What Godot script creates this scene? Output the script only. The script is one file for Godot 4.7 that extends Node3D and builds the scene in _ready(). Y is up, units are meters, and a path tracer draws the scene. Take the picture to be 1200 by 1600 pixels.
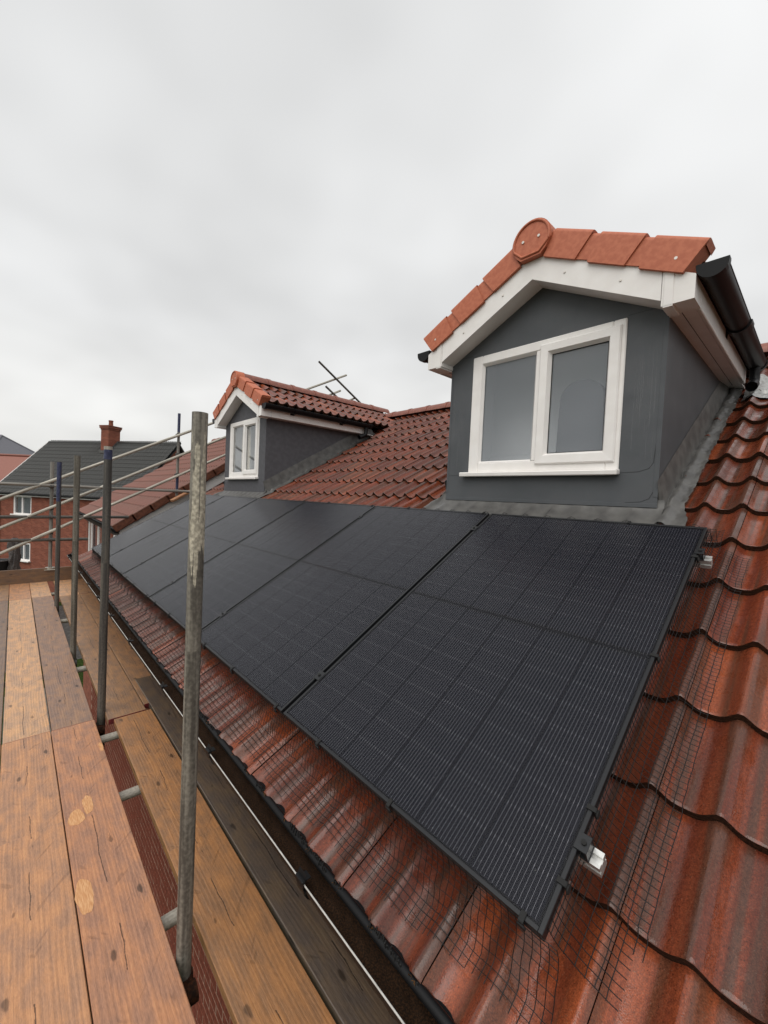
extends Node3D
# A tiled roof with solar panels and two dormers, seen from the scaffold along its eaves.

const PITCH := 0.520984            # 29.85 degrees
const GAUGE := 0.336
const TILE_W := 0.31
const ROLL := 0.155
const PANEL_W := 1.134
const PANEL_H := 1.722
const PANEL_STEP := 1.154
const BOARD_Y := -0.63
const CAM := Vector3(0.3596, 0.91993, 0.84464)

var rng := RandomNumberGenerator.new()
var names := {}
var M := {}
var roof_frame: Transform3D

# ------------------------------------------------------------------ mesh builder
class MB:
	var v := PackedVector3Array()
	var n := PackedVector3Array()
	var t := PackedVector2Array()
	var grain := false

	func tri(a: Vector3, b: Vector3, c: Vector3, na: Vector3, nb: Vector3, nc: Vector3, ta := Vector2.ZERO, tb := Vector2.ZERO, tc := Vector2.ZERO) -> void:
		# a, b, c counter-clockwise seen from outside; Godot's front faces are clockwise
		v.append(a); v.append(c); v.append(b)
		n.append(na); n.append(nc); n.append(nb)
		t.append(ta); t.append(tc); t.append(tb)

	func quad(a: Vector3, b: Vector3, c: Vector3, d: Vector3, off := Vector2.ZERO) -> void:
		var nn := (b - a).cross(d - a)
		if nn.length_squared() < 1e-16:
			nn = (c - b).cross(d - c)
		nn = nn.normalized()
		var l := a.distance_to(b)
		var w := a.distance_to(d)
		# u runs along the length (boards) or level (walls)
		var turn := w > l if grain else absf(b.y - a.y) > absf(d.y - a.y)
		var t0 := off
		var t1 := off + (Vector2(0, l) if turn else Vector2(l, 0))
		var t2 := off + (Vector2(w, l) if turn else Vector2(l, w))
		var t3 := off + (Vector2(w, 0) if turn else Vector2(0, w))
		tri(a, b, c, nn, nn, nn, t0, t1, t2)
		tri(a, c, d, nn, nn, nn, t0, t2, t3)

	func box(c: Vector3, s: Vector3, B := Basis.IDENTITY, bev := 0.0, off := Vector2.ZERO) -> void:
		var h := s * 0.5
		bev = minf(bev, minf(h.x, minf(h.y, h.z)) * 0.9)
		var ax := [B.x, B.y, B.z]
		var hh := [h.x, h.y, h.z]
		for k in 3:
			var i := (k + 1) % 3
			var j := (k + 2) % 3
			for sg in [-1.0, 1.0]:
				var o: Vector3 = c + ax[k] * hh[k] * sg
				var U: Vector3 = ax[i] * (hh[i] - bev)
				var W: Vector3 = ax[j] * (hh[j] - bev)
				if sg > 0:
					quad(o - U - W, o + U - W, o + U + W, o - U + W, off)
				else:
					quad(o - W - U, o + W - U, o + W + U, o - W + U, off)
		if bev <= 0.0:
			return
		for k in 3:       # edges along axis k
			var i := (k + 1) % 3
			var j := (k + 2) % 3
			for si in [-1.0, 1.0]:
				for sj in [-1.0, 1.0]:
					var L: Vector3 = ax[k] * (hh[k] - bev)
					var p: Vector3 = c + ax[i] * hh[i] * si + ax[j] * (hh[j] - bev) * sj
					var q: Vector3 = c + ax[i] * (hh[i] - bev) * si + ax[j] * hh[j] * sj
					if si * sj > 0:
						quad(p - L, p + L, q + L, q - L, off) if _outward(p, q, L, c) else quad(q - L, q + L, p + L, p - L, off)
					else:
						quad(p - L, p + L, q + L, q - L, off) if _outward(p, q, L, c) else quad(q - L, q + L, p + L, p - L, off)
		for sx in [-1.0, 1.0]:
			for sy in [-1.0, 1.0]:
				for sz in [-1.0, 1.0]:
					var p0: Vector3 = c + B.x * h.x * sx + B.y * (h.y - bev) * sy + B.z * (h.z - bev) * sz
					var p1: Vector3 = c + B.x * (h.x - bev) * sx + B.y * h.y * sy + B.z * (h.z - bev) * sz
					var p2: Vector3 = c + B.x * (h.x - bev) * sx + B.y * (h.y - bev) * sy + B.z * h.z * sz
					var nn: Vector3 = (B.x * sx + B.y * sy + B.z * sz).normalized()
					if (p1 - p0).cross(p2 - p0).dot(nn) > 0:
						tri(p0, p1, p2, nn, nn, nn)
					else:
						tri(p0, p2, p1, nn, nn, nn)

	func _outward(p: Vector3, q: Vector3, L: Vector3, c: Vector3) -> bool:
		return (L * 2.0).cross(q - p).dot((p + q) * 0.5 - c) > 0

	func tube(path: PackedVector3Array, r: float, sides := 12, caps := true, r2 := -1.0) -> void:
		if r2 < 0:
			r2 = r
		var m := path.size()
		var up := Vector3.UP
		var d0 := (path[1] - path[0]).normalized()
		if absf(d0.dot(up)) > 0.95:
			up = Vector3.RIGHT
		var rings := []
		var norms := []
		var run := 0.0
		var runs := []
		for i in m:
			var d: Vector3
			if i == 0:
				d = d0
			elif i == m - 1:
				d = (path[i] - path[i - 1]).normalized()
			else:
				d = ((path[i + 1] - path[i]).normalized() + (path[i] - path[i - 1]).normalized()).normalized()
			var sx := up.cross(d).normalized()
			var sy := d.cross(sx)
			up = sy
			if i > 0:
				run += path[i].distance_to(path[i - 1])
			runs.append(run)
			var rr := lerpf(r, r2, float(i) / (m - 1))
			var ring := PackedVector3Array()
			var nr := PackedVector3Array()
			for k in sides + 1:
				var a := TAU * k / sides
				var o := sx * cos(a) + sy * sin(a)
				ring.append(path[i] + o * rr)
				nr.append(o)
			rings.append(ring)
			norms.append(nr)
		for i in m - 1:
			var A: PackedVector3Array = rings[i]
			var B: PackedVector3Array = rings[i + 1]
			var na: PackedVector3Array = norms[i]
			var nb: PackedVector3Array = norms[i + 1]
			for k in sides:
				var u0 := float(k) / sides
				var u1 := float(k + 1) / sides
				tri(A[k], A[k + 1], B[k + 1], na[k], na[k + 1], nb[k + 1], Vector2(u0, runs[i]), Vector2(u1, runs[i]), Vector2(u1, runs[i + 1]))
				tri(A[k], B[k + 1], B[k], na[k], nb[k + 1], nb[k], Vector2(u0, runs[i]), Vector2(u1, runs[i + 1]), Vector2(u0, runs[i + 1]))
		if caps:
			for e in 2:
				var ring: PackedVector3Array = rings[0] if e == 0 else rings[m - 1]
				var cc: Vector3 = path[0] if e == 0 else path[m - 1]
				var nn: Vector3 = -d0 if e == 0 else (path[m - 1] - path[m - 2]).normalized()
				for k in sides:
					if e == 0:
						tri(cc, ring[k + 1], ring[k], nn, nn, nn)
					else:
						tri(cc, ring[k], ring[k + 1], nn, nn, nn)

	# a tube with a hollow end: outer wall, inner wall, rims
	func pipe(a: Vector3, b: Vector3, r: float, wall: float, sides := 24) -> void:
		tube(PackedVector3Array([a, b]), r, sides, false)
		var d := (b - a).normalized()
		var up := Vector3.UP if absf(d.y) < 0.95 else Vector3.RIGHT
		var sx := up.cross(d).normalized()
		var sy := d.cross(sx)
		for e in 2:
			var c: Vector3 = a if e == 0 else b
			var dd := -d if e == 0 else d
			for k in sides:
				var a0 := TAU * k / sides
				var a1 := TAU * (k + 1) / sides
				var o0 := sx * cos(a0) + sy * sin(a0)
				var o1 := sx * cos(a1) + sy * sin(a1)
				if e == 1:
					quad(c + o0 * r, c + o1 * r, c + o1 * (r - wall), c + o0 * (r - wall))
					quad(c + o0 * (r - wall), c + o1 * (r - wall), c - dd * 0.05 + o1 * (r - wall), c - dd * 0.05 + o0 * (r - wall))
				else:
					quad(c + o1 * r, c + o0 * r, c + o0 * (r - wall), c + o1 * (r - wall))
					quad(c + o1 * (r - wall), c + o0 * (r - wall), c - dd * 0.05 + o0 * (r - wall), c - dd * 0.05 + o1 * (r - wall))
		for e in 2:
			var c2: Vector3 = a + d * 0.05 if e == 0 else b - d * 0.05
			for k in sides:
				var a0 := TAU * k / sides
				var a1 := TAU * (k + 1) / sides
				var p0 := c2 + (sx * cos(a0) + sy * sin(a0)) * (r - wall)
				var p1 := c2 + (sx * cos(a1) + sy * sin(a1)) * (r - wall)
				if e == 0:
					tri(c2, p1, p0, -d, -d, -d)
				else:
					tri(c2, p0, p1, d, d, d)

	# closed profile in the (y, z) plane of T, extruded along T's x
	func prism(pts: PackedVector2Array, x0: float, x1: float, T := Transform3D.IDENTITY, caps := true) -> void:
		var area := 0.0
		var m := pts.size()
		for i in m:
			area += pts[i].cross(pts[(i + 1) % m])
		if area < 0:
			pts = pts.duplicate()
			pts.reverse()
		for i in m:
			var a := pts[i]
			var b := pts[(i + 1) % m]
			quad(T * Vector3(x0, a.x, a.y), T * Vector3(x0, b.x, b.y), T * Vector3(x1, b.x, b.y), T * Vector3(x1, a.x, a.y))
		if caps:
			var idx := Geometry2D.triangulate_polygon(pts)
			for e in 2:
				var x := x0 if e == 0 else x1
				var nn := T.basis.x.normalized() * (-1.0 if e == 0 else 1.0)
				for k in range(0, idx.size(), 3):
					var P := []
					for q in 3:
						P.append(T * Vector3(x, pts[idx[k + q]].x, pts[idx[k + q]].y))
					var g: Vector3 = (P[1] - P[0]).cross(P[2] - P[0])
					var U := []
					for q in 3:
						U.append(Vector2(pts[idx[k + q]].x, pts[idx[k + q]].y))
					if g.dot(nn) > 0:
						tri(P[0], P[1], P[2], nn, nn, nn, U[0], U[1], U[2])
					else:
						tri(P[0], P[2], P[1], nn, nn, nn, U[0], U[2], U[1])

	# smooth sheet of points, rows of equal length; normal = du x dv
	func sheet(rows: Array, uvs := 1.0, flip := false) -> void:
		var nr := rows.size()
		var nc: int = rows[0].size()
		var N := []
		for i in nr:
			var line := PackedVector3Array()
			for j in nc:
				var du: Vector3 = rows[i][mini(j + 1, nc - 1)] - rows[i][maxi(j - 1, 0)]
				var dv: Vector3 = rows[mini(i + 1, nr - 1)][j] - rows[maxi(i - 1, 0)][j]
				var g := du.cross(dv).normalized()
				line.append(-g if flip else g)
			N.append(line)
		for i in nr - 1:
			for j in nc - 1:
				var a: Vector3 = rows[i][j]
				var b: Vector3 = rows[i][j + 1]
				var c: Vector3 = rows[i + 1][j + 1]
				var d: Vector3 = rows[i + 1][j]
				var ta := Vector2(j, i) * uvs
				var tb := Vector2(j + 1, i) * uvs
				var tc := Vector2(j + 1, i + 1) * uvs
				var td := Vector2(j, i + 1) * uvs
				if flip:
					tri(a, c, b, N[i][j], N[i + 1][j + 1], N[i][j + 1], ta, tc, tb)
					tri(a, d, c, N[i][j], N[i + 1][j], N[i + 1][j + 1], ta, td, tc)
				else:
					tri(a, b, c, N[i][j], N[i][j + 1], N[i + 1][j + 1], ta, tb, tc)
					tri(a, c, d, N[i][j], N[i + 1][j + 1], N[i + 1][j], ta, tc, td)

	func mesh(mat: Material, into: ArrayMesh = null) -> ArrayMesh:
		var m := into if into else ArrayMesh.new()
		var a := []
		a.resize(Mesh.ARRAY_MAX)
		a[Mesh.ARRAY_VERTEX] = v
		a[Mesh.ARRAY_NORMAL] = n
		a[Mesh.ARRAY_TEX_UV] = t
		m.add_surface_from_arrays(Mesh.PRIMITIVE_TRIANGLES, a)
		m.surface_set_material(m.get_surface_count() - 1, mat)
		return m

# ------------------------------------------------------------------ scene helpers
func uname(parent: Node, called: String) -> String:
	var key := str(parent.get_instance_id()) + called
	var k: int = names.get(key, 0)
	names[key] = k + 1
	return called if k == 0 else "%s_%03d" % [called, k]

func put(parent: Node, node: Node3D, called: String) -> Node3D:
	node.name = uname(parent, called)
	parent.add_child(node, true)
	return node

func thing(called: String, label: String, category: String, at := Vector3.ZERO, group := "") -> Node3D:
	var o := Node3D.new()
	put(self, o, called)
	o.position = at
	tag(o, label, category, group)
	return o

func tag(o: Node3D, label: String, category: String, group := "") -> Node3D:
	o.set_meta("label", label)
	o.set_meta("category", category)
	if group:
		o.set_meta("group", group)
	return o

# meshes are written in world coordinates; a part is shifted by its parent's place
func part(parent: Node3D, called: String, m: Mesh, shift := true) -> MeshInstance3D:
	var o := MeshInstance3D.new()
	o.mesh = m
	put(parent, o, called)
	if shift and parent != self:
		var off := Vector3.ZERO
		var p: Node = parent
		while p is Node3D and p != self:
			off += p.position
			p = p.get_parent()
		o.position = -off
	return o

func structure(o: Node3D) -> Node3D:
	o.set_meta("kind", "structure")
	return o

func stuff(o: Node3D) -> Node3D:
	o.set_meta("kind", "stuff")
	return o

func inst(parent: Node3D, called: String, m: Mesh, T: Transform3D) -> MeshInstance3D:
	var o := MeshInstance3D.new()
	o.mesh = m
	put(parent, o, called)
	o.transform = T
	return o

func many(parent: Node3D, called: String, m: Mesh, list: Array) -> MultiMeshInstance3D:
	var mm := MultiMesh.new()
	mm.transform_format = MultiMesh.TRANSFORM_3D
	mm.mesh = m
	mm.instance_count = list.size()
	for i in list.size():
		mm.set_instance_transform(i, list[i])
	var o := MultiMeshInstance3D.new()
	o.multimesh = mm
	put(parent, o, called)
	stuff(o)
	return o

func rp(u: float, v: float, off := 0.0) -> Vector3:
	return Vector3(u, v * sin(PITCH) + off * cos(PITCH), -v * cos(PITCH) + off * sin(PITCH))

func mb() -> MB:
	return MB.new()

# ------------------------------------------------------------------ textures and materials
func noise(sd: int, freq: float, oct := 3) -> FastNoiseLite:
	var f := FastNoiseLite.new()
	f.noise_type = FastNoiseLite.TYPE_SIMPLEX_SMOOTH
	f.seed = sd
	f.frequency = freq
	f.fractal_octaves = oct
	return f

func lin(r: float, g: float, b: float) -> Color:
	return Color(r, g, b).linear_to_srgb()

func mat(c: Color, rough := 0.7, metal := 0.0, spec := 0.5) -> StandardMaterial3D:
	var m := StandardMaterial3D.new()
	m.albedo_color = c
	m.roughness = rough
	m.metallic = metal
	m.metallic_specular = spec
	return m

func tex(im: Image) -> ImageTexture:
	return ImageTexture.create_from_image(im)

# seamless noise picture, quick (made in C++)
func noise_tex(sd: int, freq: float, c0: Color, c1: Color, oct := 5, w := 512, h := 512, lo := 0.25, hi := 0.75) -> NoiseTexture2D:
	var nt := NoiseTexture2D.new()
	nt.width = w
	nt.height = h
	nt.seamless = true
	nt.noise = noise(sd, freq, oct)
	var g := Gradient.new()
	g.set_color(0, c0)
	g.set_color(1, c1)
	g.set_offset(0, lo)
	g.set_offset(1, hi)
	nt.color_ramp = g
	return nt

func relief(m: StandardMaterial3D, t: Texture2D, cm: float) -> StandardMaterial3D:
	m.heightmap_enabled = true
	m.heightmap_texture = t
	m.heightmap_scale = cm
	return m

func tri_map(m: StandardMaterial3D, s: float, world := false) -> StandardMaterial3D:
	m.uv1_triplanar = true
	m.uv1_world_triplanar = world
	m.uv1_scale = Vector3.ONE * s
	return m

# two-tone mottled material on triplanar mapping
func mottled(sd: int, c0: Color, c1: Color, per_m: float, rough: float, spec := 0.5, freq := 0.02) -> StandardMaterial3D:
	var m := mat(Color.WHITE, rough, 0.0, spec)
	m.albedo_texture = noise_tex(sd, freq, c0, c1, 5, 256, 256)
	return tri_map(m, per_m)

func tile_image(sd: int, base: Color, hot: Color, grey: Color, grey_amt: float) -> Image:
	var W := 192
	var H := 256
	var im := Image.create(W, H, false, Image.FORMAT_RGB8)
	var n1 := noise(sd, 0.02, 3)
	var n2 := noise(sd + 50, 0.03, 3)
	var n3 := noise(sd + 90, 0.18, 3)
	var n4 := noise(sd + 130, 0.5, 1)
	var rg := RandomNumberGenerator.new()
	rg.seed = sd
	for y in H:
		for x in W:
			var a := n1.get_noise_2d(x * 1.3, y * 0.07)          # broad streaks down the slope
			var b := n2.get_noise_2d(x * 1.0, y * 0.045 + 300)
			var g := n3.get_noise_2d(x, y * 0.6)
			var f := n4.get_noise_2d(x, y)
			var c := base.lerp(hot, clampf(0.45 + a * 1.3 + g * 0.25, 0, 1))
			var k := smoothstep(0.08 - grey_amt * 0.35, 0.5 - grey_amt * 0.3, b + g * 0.18)
			c = c.lerp(grey, k * 0.65)
			c = c * (1.0 + g * 0.14 + f * 0.24)
			if rg.randf() < 0.004:
				c = c.lerp(Color(0.5, 0.45, 0.4), 0.55)
			elif rg.randf() < 0.006:
				c = c * 0.5
			c.a = 1
			im.set_pixel(x, y, c)
	return im

func wood_images() -> Array:
	# 2 m of board by 0.225 m
	var W := 1536
	var H := 192
	var im := Image.create(W, H, false, Image.FORMAT_RGB8)
	var bump := Image.create(W, H, false, Image.FORMAT_RGB8)
	var warp := noise(11, 0.004, 3)
	var fine := noise(12, 0.05, 2)
	var fibre := noise(13, 0.06, 2)
	var blot := noise(14, 0.010, 4)
	var wrk := noise(15, 0.022, 2)
	var pores := noise(16, 0.33, 2)
	var grain_rng := RandomNumberGenerator.new()
	grain_rng.seed = 16
	var knots := []
	for k in 7:
		knots.append([W * (k + rng.randf_range(0.15, 0.85)) / 7.0, rng.randf_range(20, H - 20), rng.randf_range(3.0, 8.0), rng.randf_range(0.25, 0.85)])
	for y in H:
		var cv := (y - H * 0.5)
		for x in W:
			var kd := 0.0
			var dark := 0.0
			for q in knots:
				var dx: float = (x - q[0]) * 0.45
				var dy: float = y - q[1]
				var d := sqrt(dx * dx + dy * dy)
				if d < 70:
					kd += exp(-d * d / (q[2] * q[2] * 12.0)) * 26.0 * signf(dy) * q[3]
					if d < q[2] * 1.6:
						dark = maxf(dark, (1.0 - smoothstep(q[2] * 0.6, q[2] * 1.3, d + wrk.get_noise_2d(x * 1.6, y * 3.0) * 2.5)) * q[3])
			var w := warp.get_noise_2d(x * 0.3, y * 0.35) * 16.0
			var s := absf(cv + w - 8.0) + kd
			var ring := 0.5 + 0.5 * sin(s * 0.50 + fine.get_noise_2d(x * 0.06, y * 0.6) * 1.2)
			var fb := 0.8 * fibre.get_noise_2d(x * 0.035, y * 1.8) + 0.55 * fine.get_noise_2d(x * 0.10, y * 6.0)
			var bl := blot.get_noise_2d(x * 0.8, y * 1.6)
			var saw := 0.5 + 0.5 * sin(x * 1.9 + blot.get_noise_2d(x, y) * 6.0)
			# short oblique creases that leave the pith
			var cr := wrk.get_noise_2d(x * 0.9 + absf(cv) * 0.9, cv * 0.35 + 900)
			var crease := smoothstep(0.58, 0.72, cr)
			# the split along the pith
			var split := 0.0
			var py := H * 0.5 + 4.0 + warp.get_noise_2d(x * 0.9, 77) * 12.0
			if absf(y - py) < 1.3 and warp.get_noise_2d(x * 0.8, 500) > -0.05:
				split = 0.75
			var pore := pores.get_noise_2d(x * 0.16, y * 1.0)
			var val := 0.88 + (ring - 0.5) * 0.055 + fb * 0.085 + pore * 0.075 + grain_rng.randf_range(-0.035, 0.035) + bl * 0.15 + (saw - 0.5) * 0.055
			val *= 1.0 - crease * 0.10
			val *= 1.0 - split * 0.6
			val *= 1.0 - dark * 0.5
			var warm := clampf(0.5 + bl * 1.3 + fb * 0.3, 0, 1)
			var c := Color(1.0, 0.975 - warm * 0.04, 0.965 - warm * 0.12) * val
			c.a = 1
			im.set_pixel(x, y, c)
			var hgt := clampf(0.62 + (ring - 0.5) * 0.16 + fb * 0.22 - crease * 0.25 - split * 0.5 + (saw - 0.5) * 0.08, 0, 1)
			bump.set_pixel(x, y, Color(hgt, hgt, hgt))
	return [im, bump]

func tube_image(sd: int, dark: Color, light: Color, pale: Color, pale_lo: float, pale_hi: float) -> Image:
	# u round the tube, v along 2 m
	var W := 96
	var H := 1024
	var im := Image.create(W, H, false, Image.FORMAT_RGB8)
	var a := noise(sd, 0.03, 3)
	var b := noise(sd + 5, 0.12, 3)
	var e := noise(sd + 9, 0.02, 4)
	for y in H:
		var vv := float(y) / H
		for x in W:
			var an := TAU * x / W
			var px := cos(an) * 15.0
			var pz := sin(an) * 15.0
			var st := a.get_noise_3d(px * 2.2, y * 0.10, pz * 2.2)
			var gr := b.get_noise_3d(px, y, pz)
			var c := dark.lerp(light, clampf(0.45 + st * 1.1 + gr * 0.5, 0, 1))
			if pale_hi > pale_lo:
				var edge := e.get_noise_3d(px * 3.0, y * 0.22, pz * 3.0)
				var inside := minf(vv - pale_lo, pale_hi - vv) * 12.0 + edge * 1.5
				var streak := a.get_noise_3d(px * 4.5 + 40, y * 0.05, pz * 4.5)
				if inside > 0.1 and streak + edge * 0.8 > -0.32:
					c = pale * (0.9 + gr * 0.35)
			c.a = 1
			im.set_pixel(x, y, c)
	return im

func brick_image() -> Array:
	# 4 bricks by 8 courses: 0.9 m x 0.6 m
	var W := 360
	var H := 240
	var im := Image.create(W, H, false, Image.FORMAT_RGB8)
	var bp := Image.create(W, H, false, Image.FORMAT_RGB8)
	var g := noise(31, 0.09, 3)
	var rg := RandomNumberGenerator.new()
	rg.seed = 5
	var tone := []
	for i in 64:
		tone.append(rg.randf())
	for y in H:
		var row := y / 30
		for x in W:
			var xx := (x + (45 if row % 2 else 0)) % W
			var col := xx / 90
			var mortar := (y % 30) < 4 or (xx % 90) < 4
			var k: float = tone[row * 4 + col]
			var c := Color(0.57, 0.345, 0.275).lerp(Color(0.475, 0.275, 0.22), k)
			if mortar:
				c = Color(0.50, 0.38, 0.33)
			c = c * (1.0 + g.get_noise_2d(x, y) * 0.25)
			c.a = 1
			im.set_pixel(x, y, c)
			var hh := 0.2 if mortar else 0.8
			bp.set_pixel(x, y, Color(hh, hh, hh))
	return [im, bp]

func make_materials() -> void:
	# roof tiles
	var sets := [
		[Color(0.39, 0.19, 0.125), Color(0.515, 0.262, 0.165), Color(0.31, 0.215, 0.17), 0.15],
		[Color(0.365, 0.175, 0.12), Color(0.48, 0.24, 0.155), Color(0.29, 0.21, 0.17), 0.45],
		[Color(0.43, 0.21, 0.135), Color(0.555, 0.285, 0.175), Color(0.33, 0.22, 0.17), 0.0],
		[Color(0.345, 0.17, 0.12), Color(0.46, 0.23, 0.155), Color(0.28, 0.21, 0.175), 0.6],
		[Color(0.395, 0.185, 0.125), Color(0.52, 0.255, 0.165), Color(0.305, 0.21, 0.165), 0.25]]
	var fine_grit := noise_tex(73, 0.45, Color(0.3, 0.3, 0.3), Color(0.75, 0.75, 0.75), 2, 256, 256)
	var grit := noise_tex(70, 0.22, Color(0.35, 0.35, 0.35), Color(0.75, 0.75, 0.75), 4, 256, 256)
	M.tile = []
	for i in sets.size():
		var s: Array = sets[i]
		var m := mat(Color.WHITE, 0.36, 0.0, 0.5)
		m.albedo_texture = tex(tile_image(200 + i * 7, s[0], s[1], s[2], s[3]))
		m.roughness_texture = noise_tex(170 + i, 0.015, Color(0.13, 0.13, 0.13), Color(0.38, 0.38, 0.38), 4, 256, 256)
		m.roughness = 1.0
		relief(m, fine_grit, 0.05)
		M.tile.append(m)
	M.neigh_tile = mat(Color.WHITE, 0.5)
	M.neigh_tile.albedo_texture = tex(tile_image(260, Color(0.46, 0.285, 0.24), Color(0.54, 0.33, 0.27), Color(0.42, 0.30, 0.26), 0.1))
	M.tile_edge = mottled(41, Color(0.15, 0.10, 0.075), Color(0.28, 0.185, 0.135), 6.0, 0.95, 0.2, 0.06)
	M.tile_new = mottled(42, Color(0.685, 0.375, 0.26), Color(0.735, 0.425, 0.305), 3.0, 0.62, 0.5, 0.03)
	relief(M.tile_new, grit, 0.05)
	M.ridge = mottled(43, Color(0.45, 0.27, 0.225), Color(0.55, 0.34, 0.28), 2.5, 0.5)
	relief(M.ridge, grit, 0.06)
	M.verge_old = mottled(44, Color(0.36, 0.205, 0.14), Color(0.46, 0.27, 0.19), 2.5, 0.6)
	# dark roof of the house across
	var dk := mat(Color.WHITE, 0.34)
	dk.albedo_texture = noise_tex(45, 0.04, Color(0.19, 0.19, 0.185), Color(0.31, 0.31, 0.30), 4, 256, 256)
	tri_map(dk, 1.0)
	M.dark_tile = dk
	M.slate = mottled(46, Color(0.34, 0.34, 0.37), Color(0.46, 0.46, 0.48), 0.8, 0.55, 0.5, 0.05)
	M.far_tile = mottled(47, Color(0.50, 0.31, 0.265), Color(0.58, 0.37, 0.31), 0.7, 0.6, 0.5, 0.05)
	# timber
	var wi := wood_images()
	var wt := tex(wi[0])
	var wb := tex(wi[1])
	M.wood = {}
	var tones := {
		"tan": Color(0.775, 0.60, 0.475), "tan2": Color(0.84, 0.69, 0.56), "red": Color(0.75, 0.565, 0.455), "brown": Color(0.63, 0.52, 0.455),
		"gold": Color(0.665, 0.505, 0.365), "gold2": Color(0.63, 0.51, 0.41), "grey": Color(0.40, 0.365, 0.335), "dull": Color(0.55, 0.47, 0.42), "toe": Color(0.50, 0.41, 0.34)}
	for k in tones:
		var m := mat(tones[k], 0.42, 0.0, 0.5)
		m.albedo_texture = wt
		m.uv1_scale = Vector3(1.0 / 2.0, 1.0 / 0.225, 1)
		relief(m, wb, 0.16)
		M.wood[k] = m
	M.splinter = mottled(48, Color(0.74, 0.53, 0.36), Color(0.84, 0.66, 0.49), 8.0, 0.7, 0.3, 0.03)
	M.splinter.uv1_scale = Vector3(2.5, 8, 30)
	M.moss = mottled(49, Color(0.12, 0.08, 0.05), Color(0.27, 0.18, 0.11), 9.0, 0.9, 0.3, 0.06)
	relief(M.moss, grit, 0.6)
	M.moss_pale = mottled(71, Color(0.26, 0.18, 0.11), Color(0.40, 0.29, 0.18), 9.0, 0.9, 0.2, 0.06)
	M.end_paint = mottled(72, Color(0.36, 0.10, 0.11), Color(0.50, 0.17, 0.17), 6.0, 0.7)
	# tubes
	M.tube_flaked = mat(Color.WHITE, 0.6, 0.0, 0.4)
	M.tube_flaked.albedo_texture = tex(tube_image(300, Color(0.30, 0.28, 0.25), Color(0.47, 0.45, 0.41), Color(0.66, 0.61, 0.53), 0.0, 0.0))
	M.tube_flaked.uv1_scale = Vector3(1, 0.5, 1)
	M.tube_near = mat(Color.WHITE, 0.6, 0.0, 0.4)
	M.tube_near.albedo_texture = tex(tube_image(310, Color(0.30, 0.285, 0.26), Color(0.52, 0.50, 0.46), Color(0.72, 0.69, 0.62), 0.15, 0.34))
	M.tube_near.uv1_scale = Vector3(1, 0.5, 1)
	M.tube_dark = mat(Color.WHITE, 0.55, 0.1, 0.45)
	M.tube_dark.albedo_texture = tex(tube_image(320, Color(0.25, 0.24, 0.23), Color(0.39, 0.37, 0.34), Color.WHITE, 0.0, 0.0))
	M.tube_dark.uv1_scale = Vector3(1, 0.5, 1)
	M.tube_pale = mat(Color.WHITE, 0.5, 0.15, 0.5)
	M.tube_pale.albedo_texture = tex(tube_image(330, Color(0.56, 0.54, 0.50), Color(0.76, 0.74, 0.69), Color.WHITE, 0.0, 0.0))
	M.tube_pale.uv1_scale = Vector3(1, 0.5, 1)
	M.tube_mid = mat(Color.WHITE, 0.5, 0.1, 0.5)
	M.tube_mid.albedo_texture = tex(tube_image(340, Color(0.38, 0.37, 0.35), Color(0.58, 0.56, 0.53), Color.WHITE, 0.0, 0.0))
	M.tube_mid.uv1_scale = Vector3(1, 0.5, 1)
	M.blue_paint = mottled(50, Color(0.13, 0.15, 0.27), Color(0.25, 0.27, 0.38), 6.0, 0.5)
	M.rust = mottled(51, Color(0.13, 0.08, 0.055), Color(0.27, 0.15, 0.09), 10.0, 0.85, 0.3)
	M.coupler = mottled(52, Color(0.20, 0.20, 0.20), Color(0.38, 0.36, 0.34), 8.0, 0.6, 0.5)
	# plastics, metals, cladding
	M.upvc = mottled(53, Color(0.905, 0.89, 0.875), Color(0.925, 0.912, 0.90), 1.2, 0.32, 0.5)
	M.old_white = mottled(69, Color(0.62, 0.61, 0.59), Color(0.76, 0.75, 0.73), 4.0, 0.5)
	M.upvc_soffit = M.upvc
	M.black_plastic = mat(Color(0.075, 0.076, 0.082), 0.45, 0.0, 0.32)
	M.rubber = mat(Color(0.06, 0.06, 0.06), 0.75)
	M.wire = mat(Color(0.055, 0.05, 0.05), 0.55)
	M.anodised = mat(Color(0.135, 0.14, 0.15), 0.38, 0.3)
	M.aluminium = mottled(54, Color(0.76, 0.76, 0.75), Color(0.86, 0.86, 0.85), 6.0, 0.36)
	M.aluminium.metallic = 0.75
	M.lead = mottled(55, Color(0.285, 0.28, 0.275), Color(0.37, 0.365, 0.355), 1.6, 0.42, 0.5, 0.02)
	relief(M.lead, noise_tex(56, 0.012, Color(0.3, 0.3, 0.3), Color(0.7, 0.7, 0.7), 2, 256, 256), 0.8)
	M.lead_bright = mottled(57, Color(0.58, 0.58, 0.57), Color(0.74, 0.74, 0.73), 6.0, 0.3)
	M.lead_bright.metallic = 0.5
	M.cladding = mottled(58, Color(0.305, 0.315, 0.328), Color(0.330, 0.340, 0.352), 0.9, 0.55, 0.4, 0.012)
	relief(M.cladding, noise_tex(59, 0.008, Color(0.3, 0.3, 0.3), Color(0.7, 0.7, 0.7), 2, 256, 256), 0.6)
	M.chalk = mat(Color(0.42, 0.43, 0.44), 0.7)
	M.seam = mat(Color(0.20, 0.205, 0.215), 0.5)
	M.render_grey = mottled(60, Color(0.295, 0.295, 0.312), Color(0.322, 0.322, 0.340), 2.0, 0.7)
	relief(M.render_grey, grit, 0.08)
	M.room = mat(Color(0.80, 0.81, 0.82), 0.8)
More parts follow.
